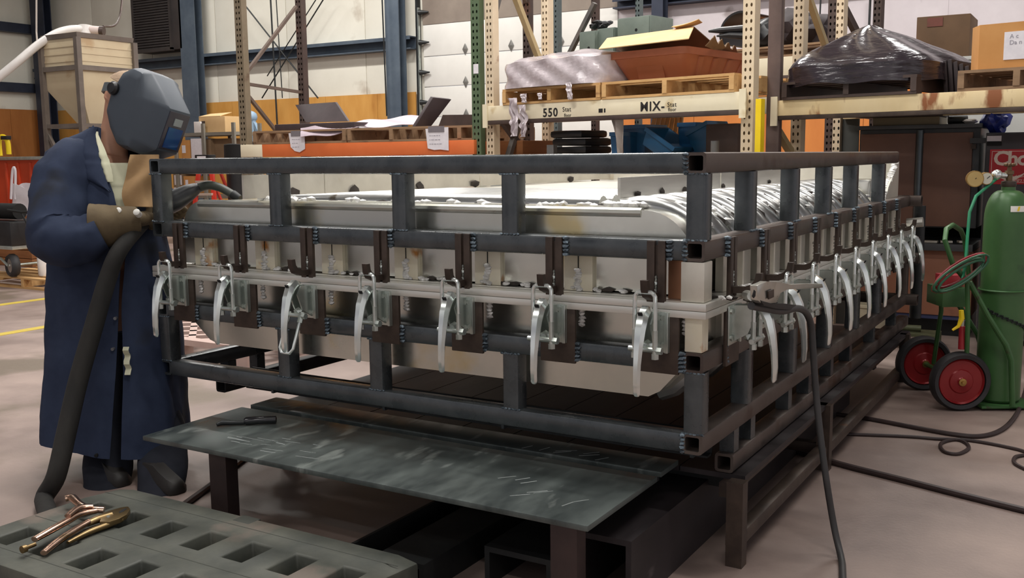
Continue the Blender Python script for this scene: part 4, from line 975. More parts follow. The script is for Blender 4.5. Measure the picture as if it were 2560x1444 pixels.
# grey panel standing left of the cabinet
q0, q1 = ony(2092, 340, CY+0.25), ony(2140, 340, CY+0.25)
obj('steel_sheet', MB().bx(q0.x, q1.x+0.02, CY+0.25, CY+0.28, 0, ony(2110, 282, CY+0.25).z, 0.004), mat('grey_sheet', S(74, 76, 74), S(86, 88, 84), 0.5, 0.3, 3), label='plain grey steel sheet standing left of the steel cabinet', cat='sheet')
# locker with the red sign
LY = 4.78
a_ = ony(2460, 420, LY); zlt = ony(2500, 331, LY).z
t = thing('grey_locker', (a_.x+0.45, LY+0.3, 0), 'dark grey locker with a red sign reading Cho at the right edge', 'locker')
obj('locker_body', MB().bx(a_.x, a_.x+0.95, LY+0.02, LY+0.6, 0.04, zlt, 0.006), M_cabf, t)
obj('locker_door', MB().bx(a_.x+0.01, a_.x+0.94, LY, LY+0.02, 0.08, zlt-0.01, 0.004), mat('locker_door_grey', S(62, 58, 60), S(74, 70, 72), 0.45, 0.3, 4), t)
l0, l1 = ony(2467, 353, LY-0.002), ony(2504, 339, LY-0.002)
obj('paper_tag', MB().bx(l0.x, l1.x, LY-0.004, LY-0.0005, l0.z, l1.z), M_paper, t)
l0, l1 = ony(2467, 364, LY-0.002), ony(2504, 354, LY-0.002)
obj('latch', MB().bx(l0.x, l1.x, LY-0.012, LY-0.0005, l0.z, l1.z, 0.003), M_black, t)
s0, s1 = ony(2471, 460, LY-0.002), ony(2600, 372, LY-0.002)
sg = obj('sign', MB().bx(s0.x, s1.x, LY-0.005, LY-0.0005, s0.z, s1.z), mat('sign_red', S(196, 44, 52), S(186, 38, 46), 0.5), t)
M_sw = mat('sign_cream', S(238, 222, 208), None, 0.6)
hS = s1.z-s0.z
def ln(a, b, w_=0.002): obj('border', MB().bar(a, b, 0.0012, w_), M_sw, sg)
yS = LY-0.0056
bx0, bz0, bz1 = s0.x+0.012, s0.z+0.012, s1.z-0.012
mb = MB(); mb.bx(bx0, bx0+0.003, yS, yS+0.0008, bz0, bz1); mb.bx(bx0, s1.x-0.01, yS, yS+0.0008, bz1-0.003, bz1); mb.bx(bx0+0.08, s1.x-0.01, yS, yS+0.0008, bz0, bz0+0.003)
obj('border', mb, M_sw, sg)
p = ony(2483, 412, yS); obj('lettering', text_mb('Cho', 0.132, p, EX, EZ, 0.0006, 0.90, 0.0, 0.004), M_sw, sg)
mb = MB(); w0_ = ony(2482, 428, yS); 
pts_t = []; pts_b = []
for k in range(17):
    f = k/16; x_ = w0_.x+0.30*f
    zc_ = w0_.z - 0.050*math.sin(min(f*1.35, 1)*math.pi)*0.9 + 0.02*max(0, f-0.55)*2.2; th2 = 0.006+0.014*math.sin(min(1, f*1.6)*math.pi)
    pts_t.append((x_, zc_+th2/2)); pts_b.append((x_, zc_-th2))
mb.prism(pts_t+pts_b[::-1], (0, yS, 0), EX, EZ, 0.0008); obj('swoosh', mb, M_sw, sg)
p = ony(2513, 443, yS); obj('small_lettering', text_mb('Your children\nare hungry at', 0.024, p, EX, EZ, 0.0005), M_sw, sg)
# blue plastic bundle on the locker
q = ony(2490, 306, LY+0.25)
obj('blue_tarp', MB().sph((q.x, LY+0.25, zlt+0.085), 0.10, 3, (0.85, 1, 0.84), 4.0, 0.5), mat('blue_plastic', S(36, 56, 150), S(26, 40, 120), 0.4, 0, 8, 0.3), label='crumpled blue plastic bundle on top of the grey locker', cat='tarp')
# ---------------------------------------------------------------- gas cylinder on its cart
M_cg = mat('green_cylinder_paint', S(56, 92, 50), S(66, 102, 58), 0.40, 0.05, 5, 0.02, S(52, 82, 48), 0.64, 8)
M_cg2 = mat('green_cart_paint', S(52, 92, 48), S(64, 104, 58), 0.45, 0.1, 8, 0.02, S(60, 64, 44), 0.66, 14)
cb = onz(2490, 1012, 0); cx, cy = cb.x, cb.y+0.03
rc = 0.110
ztop = onp(2490, 470, V((cx, cy, 0)), EY).z
zsh = onp(2490, 548, V((cx, cy, 0)), EY).z
t = thing('gas_cylinder', (cx, cy, 0.028), 'tall green gas cylinder with a white and yellow label strapped on the cart', 'gas cylinder')
pf = [(rc-0.01, 0.028), (rc, 0.04), (rc, zsh-0.01)]+[(0.035+(rc-0.035)*math.cos(k*math.pi/2/8)**0.9, zsh+(ztop-zsh-0.01)*math.sin(k*math.pi/2/8)) for k in range(0, 9)]+[(0.034, ztop+0.01)]
obj('cylinder_body', MB().lathe(pf, (cx, cy, 0), n=40), M_cg, t)
obj('neck_ring', MB().lathe([(0.034, 0), (0.038, 0.01), (0.036, 0.03), (0.02, 0.034)], (cx, cy, ztop+0.006), n=20), M_rusty, t)
M_brass = mat('brass', S(176, 142, 84), S(150, 120, 70), 0.35, 0.9, 10)
obj('valve', MB().lathe([(0.016, 0), (0.016, 0.03), (0.022, 0.032), (0.022, 0.05), (0.012, 0.052), (0.010, 0.075)], (cx, cy, ztop+0.04), n=16), mat('dull_brass', S(98, 80, 62), S(118, 96, 72), 0.45, 0.8, 10), t)
mb = MB()
for k in range(8):
    a = k*math.pi/4; mb.sph((cx+0.02*math.cos(a), cy+0.02*math.sin(a), ztop+0.121), 0.010, 1)
mb.cyl((cx, cy, ztop+0.114), (cx, cy, ztop+0.128), 0.021, n=16); obj('valve_wheel', mb, MATS['dull_brass'], t)
lz = onp(2510, 520, V((cx, cy, 0)), EY).z
def lab(i, j):
    a = -0.9+0.75*i-0.45; z_ = lz+0.03*(j-0.5); f = (z_-zsh)/(ztop-zsh-0.01); f = max(0, min(0.99, f)); an = math.asin(f)
    rr_l = 0.035+(rc-0.035)*math.cos(an)**0.9+0.0025
    return V((cx+rr_l*math.cos(a), cy+rr_l*math.sin(a), z_+0.001))
obj('cylinder_label', MB().grid(lab, 10, 3), mat('label_white', S(226, 222, 214), None, 0.6), t)
def lab2(i, j): return lab(0.42+0.13*i+0.1*(j-0.5), 0.12+0.76*j)+V((0.001, -0.0015, 0.001))
obj('hazard_mark', MB().grid(lab2, 4, 3), mat('label_yellow', S(228, 196, 40), None, 0.6), t)
# regulator
rp = V((cx-0.02, cy-0.01, ztop+0.075))
t = thing('gas_regulator', rp, 'brass regulator with two round gauges on the green cylinder', 'regulator')
fdir = V((-FW.x, -FW.y, 0)).normalized(); rdir = V((RT.x, RT.y, 0)).normalized()
b0_ = V((cx, cy, ztop+0.07))-rdir*0.065
obj('regulator_body', MB().cyl(V((cx, cy, ztop+0.066))-rdir*0.015, b0_, 0.014, n=12).sph(b0_, 0.028, 2), M_chrome, t)
for k, (u, v, rr, m2) in enumerate(((2438, 447, 0.042, mat('gauge_face_tan', S(196, 170, 110), S(180, 152, 96), 0.5)), (2467, 446, 0.032, mat('gauge_face_white', S(206, 204, 188), None, 0.5)))):
    g = onp(u, v, V((cx, cy, 0))+fdir*0.05, fdir); fd = (fdir-rdir*0.25*(1-k)).normalized()
    G_ = obj('gauge', MB().cyl(g-fd*0.03, g, rr, n=28), M_brass, t)
    obj('gauge_face', MB().cyl(g+fd*0.0005, g+fd*0.002, rr*0.9, n=28), m2, G_)
    obj('needle', MB().bar(g+fd*0.003, g+fd*0.003+(rdir*0.6+EZ*0.5)*rr*0.8, 0.003, 0.001, fd), M_black, G_)
    obj('gauge_stem', MB().cyl(g-fd*0.03, b0_, 0.007, n=8), M_brass, t)
# cart
wc = onz(2396, 1024, 0); wr = 0.155
t = thing('cylinder_cart', (cx-0.1, cy, 0), 'green two-wheeled cylinder cart with big red wheels', 'cart')
ax = fdir
def wheel(c, lab_=None):
    W_ = obj('wheel', MB().lathe([(wr*0.80, -0.030), (wr*0.93, -0.034), (wr, -0.018), (wr, 0.018), (wr*0.93, 0.034), (wr*0.80, 0.030), (wr*0.80, -0.030)], c, ax, 48, cap=False), mat('tyre_rubber', S(34, 32, 34), S(48, 46, 48), 0.6, 0, 12), t)
    M_red = mat('red_wheel_disc', S(128, 24, 28), S(142, 34, 36), 0.32, 0.2, 4)
    obj('wheel_disc', MB().lathe([(wr*0.80, 0.014), (wr*0.76, 0.026), (wr*0.70, 0.012), (wr*0.45, 0.008), (wr*0.38, 0.020), (wr*0.16, 0.024), (wr*0.12, 0.03)], c, ax, 40), M_red, W_)
    obj('hub', MB().lathe([(0.020, 0.028), (0.020, 0.036), (0.008, 0.037), (0.008, 0.046)], c, ax, 20), M_brass, W_)
wcc = V((wc.x, wc.y, wr))+ax*0.0
wheel(wcc); wcb = wcc-ax*0.46; wheel(wcb)
obj('axle', MB().cyl(wcb, wcc, 0.012, n=10), M_cg2, t)
fl = V((cx, cy, 0)); side = ax
def cpx(u, v, k): return onp(u, v, fl+side*k, side)
obj('foot_plate', MB().box(fl+EZ*0.018, (0.30, 0.30, 0.012), rdir, EZ, 0.002), M_cg2, t)
for k in (0.16, -0.16):
    o_ = (cpx(2420, 690, 0.16)-cpx(2420, 690, 0.16)) if k > 0 else side*(-0.32)
    obj('frame_tube', MB().path([cpx(2424, 705, .16)+o_, cpx(2470, 790, .16)+o_, cpx(2515, 862, .16)+o_, cpx(2528, 900, .16)+o_, cpx(2531, 1015, .16)+o_], 0.014, 10), M_cg2, t)
    obj('frame_tube', MB().path([cpx(2418, 700, .16)+o_, cpx(2420, 800, .16)+o_, V((wcc.x, wcc.y, 0)).lerp(V((cx, cy, 0)), 0.15)*1.0+EZ*0.16+(V((0, 0, 0)) if k > 0 else side*(-0.40))], 0.012, 10), M_cg2, t)
hp = [cpx(2424, 712, .16), cpx(2382, 660, .16), cpx(2362, 600, .14), cpx(2366, 572, .08), cpx(2382, 562, 0.0), cpx(2402, 575, -.08), cpx(2412, 600, -.14), cpx(2424, 700, -.16)]
obj('handle', MB().path(hp, 0.013, 10), M_cg2, t)
q = cpx(2392, 745, 0.10)
obj('tool_tray', MB().box(q-side*0.12, (0.13, 0.2, 0.10), rdir, EZ, 0.004), M_cg2, t)
obj('tray_bin', MB().box(q-side*0.10+EZ*0.085, (0.10, 0.12, 0.06), rdir, EZ, 0.006), mat('red_enamel', S(168, 40, 48), S(150, 34, 42), 0.45), t)
obj('cross_strap', MB().path([V((cx, cy, 0.62))+(rdir*math.cos(a)+fdir*math.sin(a))*(rc+0.006) for a in [k*math.pi*2/20 for k in range(20)]], 0.006, 6, closed=True), M_cg2, t)
mb = MB()
for k in range(26):
    f = k/25; a = math.radians(150-150*f); c = V((cx, cy, 0))+(rdir*math.cos(a)+fdir*math.sin(a))*(rc+0.008)+EZ*(0.52-0.13*f)
    mb.path([c+(rdir*math.cos(b)*(1 if k % 2 else .4)+EZ*math.sin(b)*(.4 if k % 2 else 1))*0.010 for b in [q*math.pi/3 for q in range(6)]], 0.0028, 5, closed=True)
obj('chain', mb, M_dark, t)
# hoses coiled on the handle
def coil(name, m, off, n_, label, rr):
    pts = []; c = cpx(2400, 690, 0.19+off)
    for k in range(n_*18+1):
        a = 2*math.pi*k/18; g_ = 1-0.10*math.sin(a*0.31+off*20)
        pts.append(c+(rdir*0.80+EZ*0.50).normalized()*math.cos(a)*rr*g_+(EZ*0.65-rdir*0.4)*math.sin(a)*rr*0.38*g_+side*0.014*math.sin(a*0.5+k*0.02)+EZ*0.008*(k//18))
    return obj(name, MB().path(pts, 0.0065, 7), m, label=label, cat='hose')
M_hr = mat('red_hose', S(150, 40, 48), S(130, 32, 40), 0.45); M_hg = mat('green_hose', S(36, 140, 96), S(30, 120, 84), 0.4)
M_hgd = mat('dark_green_hose', S(44, 96, 66), S(36, 80, 56), 0.45)
coil('gas_hose', M_hr, 0.0, 4, 'red hose coiled over the cart handle left of the green cylinder', 0.15)
coil('gas_hose', M_hgd, 0.028, 3, 'dark green hose coiled together with the red hose on the cart handle', 0.145)
obj('gas_hose', MB().path([b0_+V((0, 0, -0.02)), cpx(2440, 490, 0.08), cpx(2424, 530, 0.1), cpx(2418, 600, 0.13), cpx(2414, 660, 0.15), cpx(2404, 705, 0.19)], 0.008, 8), M_hg, label='bright green hose running down from the regulator to the cart', cat='hose')
q0, q1 = cpx(2403, 775, 0.2), cpx(2396, 815, 0.2)
obj('cutting_torch', MB().path([q0, (q0+q1)/2+rdir*0.01, q1, q1-rdir*0.03-EZ*0.02], [0.012, 0.014, 0.009, 0.006], 8), MATS['yellow_paint'], label='yellow handled torch hanging below the tray of the cylinder cart', cat='torch')
q0 = cpx(2403, 872, 0.12); q1 = cpx(2403, 815, 0.12)
t = thing('red_canister', q0, 'slim red canister between the cart wheel and the green cylinder', 'canister')
obj('canister_body', MB().cyl(V((q0.x, q0.y, q0.z)), V((q0.x, q0.y, q1.z)), 0.016, n=14), MATS['red_enamel'], t)
obj('canister_cap', MB().cyl(V((q0.x, q0.y, q1.z)), V((q0.x, q0.y, q1.z+0.03)), 0.009, n=12), M_aluw, t)
# floor clutter on the right
q = onz(2165, 862, 0)
t = thing('white_bucket', (q.x, q.y+0.1, 0), 'pale plastic bucket on the floor behind the ladder rail of the mold cage', 'bucket')
obj('bucket_body', MB().lathe([(0.105, 0), (0.12, 0.26), (0.126, 0.262), (0.126, 0.28), (0.112, 0.28), (0.10, 0.01)], (q.x, q.y+0.12, 0), n=28), mat('bone_plastic', S(186, 176, 152), S(172, 162, 138), 0.5), t)
q0, q1 = onz(2232, 868, 0), onz(2345, 872, 0)
t = thing('step_stool', ((q0.x+q1.x)/2, q0.y, 0), 'low green steel step stool on the floor in front of the cabinet', 'stool')
hS_ = onp(2290, 835, q0, EY).z; L0 = q1.x-q0.x
mb = MB(); mb.bx(q0.x, q1.x, q0.y-0.0, q0.y+0.02, hS_-0.02, hS_); mb.bx(q0.x, q1.x, q0.y+0.2, q0.y+0.22, hS_-0.02, hS_)
for k in range(4): mb.bx(q0.x, q1.x, q0.y+0.03+0.045*k, q0.y+0.055+0.045*k, hS_-0.008, hS_)
M_olive = mat('olive_steel', S(78, 82, 58), S(92, 96, 70), 0.5, 0.2, 8)
obj('step_tread', mb, M_olive, t)
for x_ in (q0.x, q1.x-0.025):
    for y_ in (q0.y, q0.y+0.195): obj('leg', MB().bx(x_, x_+0.025, y_, y_+0.025, 0, hS_-0.021), M_olive if x_ > q0.x else mat('rusty_orange_leg', S(130, 78, 44), None, 0.6), t)
obj('pipe', MB().cyl((q0.x+0.02, q0.y+0.1, hS_+0.022), (q1.x-0.12, q0.y+0.12, hS_+0.022), 0.022, n=14), M_olive, label='short green pipe lying on the step stool by the cabinet', cat='pipe')
# cables on the floor
M_cab = mat('brown_black_cable', S(44, 32, 32), S(58, 44, 42), 0.5, 0, 9)
def fcable(pts, rr, label, m=M_cab):
    P = [onz(u, v, 0)+EZ*rr for u, v in pts]; Q = []
    for i in range(len(P)-1):
        p0_, p1_, p2_, p3_ = P[max(i-1, 0)], P[i], P[i+1], P[min(i+2, len(P)-1)]
        for k in range(6):
            s_ = k/6; Q.append(0.5*((2*p1_)+(p2_-p0_)*s_+(2*p0_-5*p1_+4*p2_-p3_)*s_*s_+(3*p1_-p0_-3*p2_+p3_)*s_**3))
    Q.append(P[-1])
    return obj('floor_cable', MB().path(Q, rr, 8), m, label=label, cat='cable', group='cables on the floor')
fcable([(1860, 1016), (1900, 1022), (2000, 1030), (2150, 1048), (2280, 1072), (2380, 1090), (2450, 1095), (2505, 1078), (2540, 1040), (2562, 985), (2575, 920)], 0.011, 'thick brown cable curving up past the gas cart, farthest of the floor cables')
fcable([(1930, 1078), (1990, 1084), (2100, 1088), (2260, 1094), (2340, 1100), (2400, 1104), (2422, 1122), (2395, 1138), (2360, 1132), (2352, 1112), (2390, 1102), (2450, 1108), (2540, 1126), (2580, 1140)], 0.008, 'thin brown cable with a small loop, middle of the floor cables')
fcable([(1930, 1112), (2010, 1140), (2120, 1172), (2240, 1202), (2380, 1238), (2500, 1268), (2590, 1290)], 0.013, 'thick black cable running to the right edge, nearest of the floor cables')
fcable([(2600, 1190), (2560, 1175), (2535, 1160), (2540, 1145), (2575, 1140)], 0.008, 'short loop of brown cable at the right edge of the floor')
fcable([(640, 1130), (590, 1168), (540, 1210), (470, 1262), (430, 1290)], 0.013, 'brown cable on the floor passing behind the left leg of the plate table')
# ================================================================ welder
FD = V((-FW.x, -FW.y, 0)).normalized(); RH = V((RT.x, RT.y, 0)).normalized()
PX = lambda px, d: px*d/CF
def chain(pts, n=5):
    P = [V(p) for p in pts]; Q = []
    for i in range(len(P)-1):
        p0_, p1_, p2_, p3_ = P[max(i-1, 0)], P[i], P[i+1], P[min(i+2, len(P)-1)]
        for k in range(n):
            s_ = k/n; Q.append(0.5*((2*p1_)+(p2_-p0_)*s_+(2*p0_-5*p1_+4*p2_-p3_)*s_*s_+(3*p1_-p0_-3*p2_+p3_)*s_**3))
    Q.append(P[-1]); return Q
def lerpl(r, n=5):
    o = []
    for i in range(len(r)-1): o += [r[i]+(r[i+1]-r[i])*k/n for k in range(n)]
    return o+[r[-1]]
M_skin = mat('skin', S(184, 134, 108), S(196, 148, 122), 0.5, 0, 6)
M_hair = mat('thin_grey_hair', S(170, 146, 120), S(150, 126, 104), 0.8, 0, 30, 0.3, stretch=(1, 1, 4))
M_coat = mat('navy_coat_cloth', S(36, 44, 64), S(48, 57, 78), 0.85, 0, 7, 0.45, S(40, 43, 52), 0.6, 3.5, bscale=8, spec=0.2)
M_trou = mat('dark_trouser_cloth', S(28, 30, 38), S(40, 42, 50), 0.9, 0, 8, 0.1, bscale=24, spec=0.2)
M_shirt = mat('pale_green_shirt', S(192, 192, 164), S(206, 204, 178), 0.85, 0, 8, 0.1)
M_hide = mat('tan_leather', S(148, 116, 78), S(168, 136, 96), 0.8, 0, 6, 0.25, S(110, 84, 58), 0.6, 5)
M_glove = mat('olive_leather_glove', S(82, 68, 48), S(108, 92, 66), 0.8, 0, 6, 0.3, S(62, 50, 36), 0.6, 5, bscale=18)
M_helm = mat('slate_helmet_shell', S(56, 64, 74), S(66, 74, 84), 0.5, 0, 2, 0.02, bscale=80)
M_boot = mat('boot_leather', S(24, 21, 20), S(34, 29, 26), 0.6, 0, 9)
foot0 = atd(300, 1225, 4.05)
pr = thing('person', (foot0.x, foot0.y, 0), 'person in a navy coat, welding helmet and leather gloves stooping at the mold', 'person')
# body: one skinned figure
def skin_mesh(nodes, edges, root=0, sub=2):
    me = bpy.data.meshes.new('s'); me.from_pydata([tuple(p) for p, r in nodes], edges, []); me.update()
    ob = bpy.data.objects.new('s', me); COL.objects.link(ob)
    ob.modifiers.new('k', 'SKIN'); su = ob.modifiers.new('u', 'SUBSURF'); su.levels = sub
    for i, (p, r) in enumerate(nodes):
        sv = me.skin_vertices[0].data[i]; sv.radius = (r, r) if not isinstance(r, tuple) else r; sv.use_root = (i == root)
    dg = bpy.context.evaluated_depsgraph_get(); m2 = bpy.data.meshes.new_from_object(ob.evaluated_get(dg))
    mb = MB(); mb.bm.from_mesh(m2); bpy.data.objects.remove(ob); bpy.data.meshes.remove(me); bpy.data.meshes.remove(m2)
    return mb
hd = atd(314, 256, 4.42)
gaze = (RH*0.84+FD*0.36-EZ*0.40).normalized()
sidev = (FD-gaze*FD.dot(gaze)).normalized(); upv = gaze.cross(sidev); upv = upv if upv.z > 0 else -upv
N_ = [(atd(270, 800, 4.40), 0.14), (atd(262, 620, 4.42), 0.13), (atd(255, 470, 4.43), 0.14), (atd(272, 392, 4.43), 0.085), (atd(283, 345, 4.43), 0.062), (hd-gaze*0.01-upv*0.05, 0.078), (hd-gaze*0.005+upv*0.03, 0.092), (hd+upv*0.085, 0.065),
      (hd+gaze*0.085-upv*0.03, 0.030), (hd+gaze*0.07-upv*0.085, 0.040), (hd+sidev*0.088-upv*0.02-gaze*0.01, 0.016), (hd-sidev*0.088-upv*0.02-gaze*0.01, 0.016),
      (atd(172, 432, 4.30), 0.066), (atd(118, 600, 4.12), 0.050), (atd(235, 588, 4.12), 0.038), (atd(318, 552, 4.22), 0.034),
      (atd(330, 430, 4.52), 0.066), (atd(392, 560, 4.56), 0.050), (atd(440, 535, 4.50), 0.036),
      (atd(274, 960, 4.36), 0.07), (atd(272, 1080, 4.31), 0.045), (atd(269, 1190, 4.17), 0.032), (atd(362, 950, 4.38), 0.07), (atd(402, 1080, 4.31), 0.045), (atd(401, 1205, 4.08), 0.032)]
E_ = [(0, 1), (1, 2), (2, 3), (3, 4), (4, 5), (5, 6), (6, 7), (6, 8), (5, 9), (6, 10), (6, 11), (2, 12), (12, 13), (13, 14), (14, 15), (2, 16), (16, 17), (17, 18), (0, 19), (19, 20), (20, 21), (0, 22), (22, 23), (23, 24)]
obj('body', skin_mesh(N_, E_), M_skin, pr, smooth=80)
def hairf(i, j):
    a = math.pi*2*i; b = 1.15*j
    d = (upv*math.cos(b)+(-gaze*math.cos(a)+sidev*math.sin(a)*0.9)*math.sin(b)) if True else upv
    return hd+upv*0.035-gaze*0.01+d*0.105*(1+0.02*noise.noise(d*9))
obj('hair', MB().grid(hairf, 28, 10).thick(0.006), M_hair, pr, smooth=80)
# coat: an open-fronted lofted shell with sleeves
rows = [(322, 264, 30, 4.43, .075), (336, 258, 50, 4.43, .095), (352, 246, 80, 4.43, .115), (380, 236, 108, 4.42, .15), (430, 240, 124, 4.41, .175), (500, 255, 128, 4.40, .19), (570, 266, 132, 4.40, .19), (640, 276, 140, 4.40, .19), (720, 283, 150, 4.40, .20), (820, 288, 154, 4.40, .205), (930, 290, 158, 4.38, .225), (1030, 290, 162, 4.36, .24), (1098, 290, 164, 4.35, .25)]
Lp = [(322, 262), (336, 262), (352, 268), (380, 279), (430, 298), (480, 318), (560, 338), (760, 338), (900, 336), (1098, 330)]
Rp = [(322, 300), (336, 318), (352, 336), (380, 350), (430, 368), (480, 372), (560, 348), (760, 344), (900, 352), (1098, 353)]
def interp(T_, v):
    for (a, x), (b, y) in zip(T_, T_[1:]):
        if v <= b: return x+(y-x)*max(0, (v-a))/(b-a)
    return T_[-1][1]
rr2 = []
for (a, b) in zip(rows, rows[1:]):
    for k in range(4): rr2.append(tuple(a[q]+(b[q]-a[q])*k/4 for q in range(5)))
rr2.append(rows[-1])
rings = []
for v, c, hw, d, hdp in rr2:
    cc = atd(c, v, d); w_ = PX(hw, d)
    tl = math.acos(max(-1, min(1, (interp(Lp, v)-c)/hw))); tr = math.acos(max(-1, min(1, (interp(Rp, v)-c)/hw)))
    rg = []
    for k in range(65):
        th = tl+(2*math.pi+tr-tl)*k/64
        cs, sn = math.cos(th), math.sin(th); q = (abs(cs)**2.5+abs(sn)**2.5)**(-0.4)
        lo = max(0, (v-560)/540)
        fold = 1+lo*(0.035*math.sin(th*7+v*0.004)+0.02*math.sin(th*13+1.3))+0.035*noise.noise(V((cs*3, sn*3, v*0.010)))+0.02*noise.noise(V((cs*7+v*0.006, sn*7, v*0.02)))
        if k < 7 and v > 560: fold += 0.02*(1-k/7)
        rg.append(cc+RH*(w_*cs*q*fold)+FD*(hdp*sn*q*fold)-EZ*(0.045*lo*cs))
    rings.append(rg)
mb = MB(); mb.loft(rings, False, False); mb.thick(-0.006)
def sleeve(pts, rad, seed):
    P = chain(pts, 8); r_ = lerpl(rad, 8); m2 = MB()
    up = None; rg = []
    for i, p in enumerate(P):
        d = (P[min(i+1, len(P)-1)]-P[max(i-1, 0)]).normalized()
        if up is None: _, sd, up = frame_of(d)
        sd = d.cross(up).normalized(); up = sd.cross(d).normalized()
        rg.append([p+(sd*math.cos(a)+up*math.sin(a))*r_[i]*(1+0.025*math.sin(i*0.9+2.6*math.cos(a+seed))+0.14*noise.noise(V((math.cos(a)*1.6+i*0.05, math.sin(a)*1.6, i*0.13+seed)))+0.07*noise.noise(V((math.cos(a)*3+i*0.2, math.sin(a)*3, i*0.3+seed*2)))) for a in [k*2*math.pi/28 for k in range(28)]])
    mb.loft(rg, True, False)
sleeve([atd(212, 392, 4.40), atd(176, 428, 4.30), atd(152, 500, 4.22), atd(140, 582, 4.13), atd(160, 602, 4.09), atd(208, 598, 4.10), atd(252, 580, 4.12)], [0.10, 0.124, 0.120, 0.110, 0.106, 0.098, 0.082], 1.0)
sleeve([atd(318, 405, 4.52), atd(345, 440, 4.55), atd(385, 500, 4.58), atd(415, 520, 4.56), atd(432, 528, 4.53)], [0.10, 0.118, 0.10, 0.085, 0.07], 5.0)
obj('coat', mb, M_coat, pr, smooth=70)
# collar and lapel
def lap(i, j):
    v = 322+i*(475-322); L_ = interp(Lp, v); wd = 10+38*math.sin(min(1, i*1.25)*math.pi*0.62) if i < .8 else 46*(1-i)/.2
    u = L_-wd*j+2; row = min(rr2, key=lambda r: abs(r[0]-v)); dx = (u-row[1])/row[2]; sn = math.sqrt(max(0, 1-min(1, abs(dx))**2.5))**0.8
    return atd(u, v-8*j*(1-i), row[3])+FD*(row[4]*sn+0.016+0.012*math.sin(j*3.1))
obj('lapel', MB().grid(lap, 20, 5).thick(0.005), M_coat, pr, smooth=60)
mb = MB()
cr_ = []
for v, c, hw, d, hdp in ((352, 262, 44, 4.43, .088), (336, 262, 40, 4.43, .084), (318, 262, 36, 4.43, .078)):
    cc = atd(c, v, d); cr_.append([cc+RH*PX(hw, d)*math.cos(a)+FD*hdp*math.sin(a)-EZ*0.03*max(0, math.cos(a)) for a in [1.35+(2*math.pi-1.6)*k/32 for k in range(33)]])
mb.loft(cr_, False, False); mb.thick(0.006); obj('collar', mb, M_coat, pr, smooth=60)
def shirt(i, j):
    v = 408+i*(520-408); L_ = interp(Lp, v); R_ = max(interp(Rp, v), L_+20); u = L_-10+(R_-L_+20)*j
    row = min(rr2, key=lambda r: abs(r[0]-v)); dx = (u-row[1])/row[2]; sn = math.sqrt(max(0, 1-min(1, abs(dx))**2.5))**0.8
    return atd(u, v, row[3])+FD*(row[4]*sn*0.86-0.012)
obj('shirt_front', MB().grid(shirt, 16, 8).thick(0.004), M_shirt, pr, smooth=60)
def scol(i, j):
    v = 330+i*(452-330); L_ = interp(Lp, v); wd = 6+15*math.sin(i*math.pi*0.8)
    u = L_-2+wd*j; row = min(rr2, key=lambda r: abs(r[0]-v)); dx = (u-row[1])/row[2]; sn = math.sqrt(max(0, 1-min(1, abs(dx))**2.5))**0.8
    return atd(u, v, row[3])+FD*(row[4]*sn+0.004+0.012*math.sin(j*3.1))
obj('shirt_collar', MB().grid(scol, 16, 4).thick(0.004), M_shirt, pr, smooth=60)
def bib(i, j):
    v = 386+i*(516-386); u = 314-2*i-8*math.sin(i*3)+(72+26*i)*j+4*math.sin(i*7); dd = 4.22
    return atd(u, v, dd)+FD*(0.02*math.sin(j*math.pi)+0.012*math.sin(i*9+j*6)-0.05*(1-i))
obj('leather_bib', MB().grid(bib, 16, 12).thick(0.006), M_hide, pr, smooth=60)
def stail(i, j): return atd(344+14*j+5*i, 850+66*i, 4.33)+FD*(0.16+0.01*math.sin(i*14))
obj('shirt_tail', MB().grid(stail, 10, 3).thick(0.003), M_shirt, pr, smooth=60)
M_stud = mat('press_stud', S(170, 172, 176), None, 0.3, 0.8)
for u, v in ((342, 776), (338, 848), (310, 1092)):
    row = min(rr2, key=lambda r: abs(r[0]-v)); dx = (u-6-row[1])/row[2]; sn = math.sqrt(max(0, 1-abs(dx)**2.5))**0.8
    p = atd(u-6, v, row[3])+FD*(row[4]*sn*1.03+0.010); obj('button', MB().cyl(p-FD*0.01, p+FD*0.006, 0.007, n=12), M_stud if v < 1000 else M_black, pr)
# coat pocket
def pock(i, j):
    v = 878+i*(1090-878); u = 268+62*j; row = min(rr2, key=lambda r: abs(r[0]-v)); dx = (u-row[1])/row[2]; sn = math.sqrt(max(0, 1-abs(dx)**2.5))**0.8
    return atd(u, v, row[3])+FD*(row[4]*sn*1.06+0.012)
# trousers and boots
def leg(pts, rad, nm):
    P = chain(pts, 5); r_ = lerpl(rad, 5); m2 = MB(); rg = []
    for i, p in enumerate(P):
        rg.append([p+(RH*math.cos(a)+FD*0.9*math.sin(a))*r_[i]*(1+0.03*math.sin(i*1.1+3*math.cos(a))+0.05*noise.noise(V((math.cos(a)*2, math.sin(a)*2, i*0.3)))) for a in [k*2*math.pi/24 for k in range(24)]])
    return m2.loft(rg, True, True)
mt = leg([atd(278, 820, 4.38), atd(274, 960, 4.36), atd(272, 1080, 4.31), atd(271, 1160, 4.22), atd(267, 1220, 4.14)], [0.15, 0.125, 0.108, 0.102, 0.094], 'l')
m2 = leg([atd(312, 820, 4.40), atd(365, 960, 4.38), atd(402, 1080, 4.31), atd(408, 1155, 4.17), atd(400, 1246, 4.04)], [0.14, 0.12, 0.104, 0.102, 0.092], 'r')
me_ = bpy.data.meshes.new('q'); m2.bm.to_mesh(me_); m2.bm.free(); mt.bm.from_mesh(me_); bpy.data.meshes.remove(me_)
obj('trousers', mt, M_trou, pr, smooth=70)
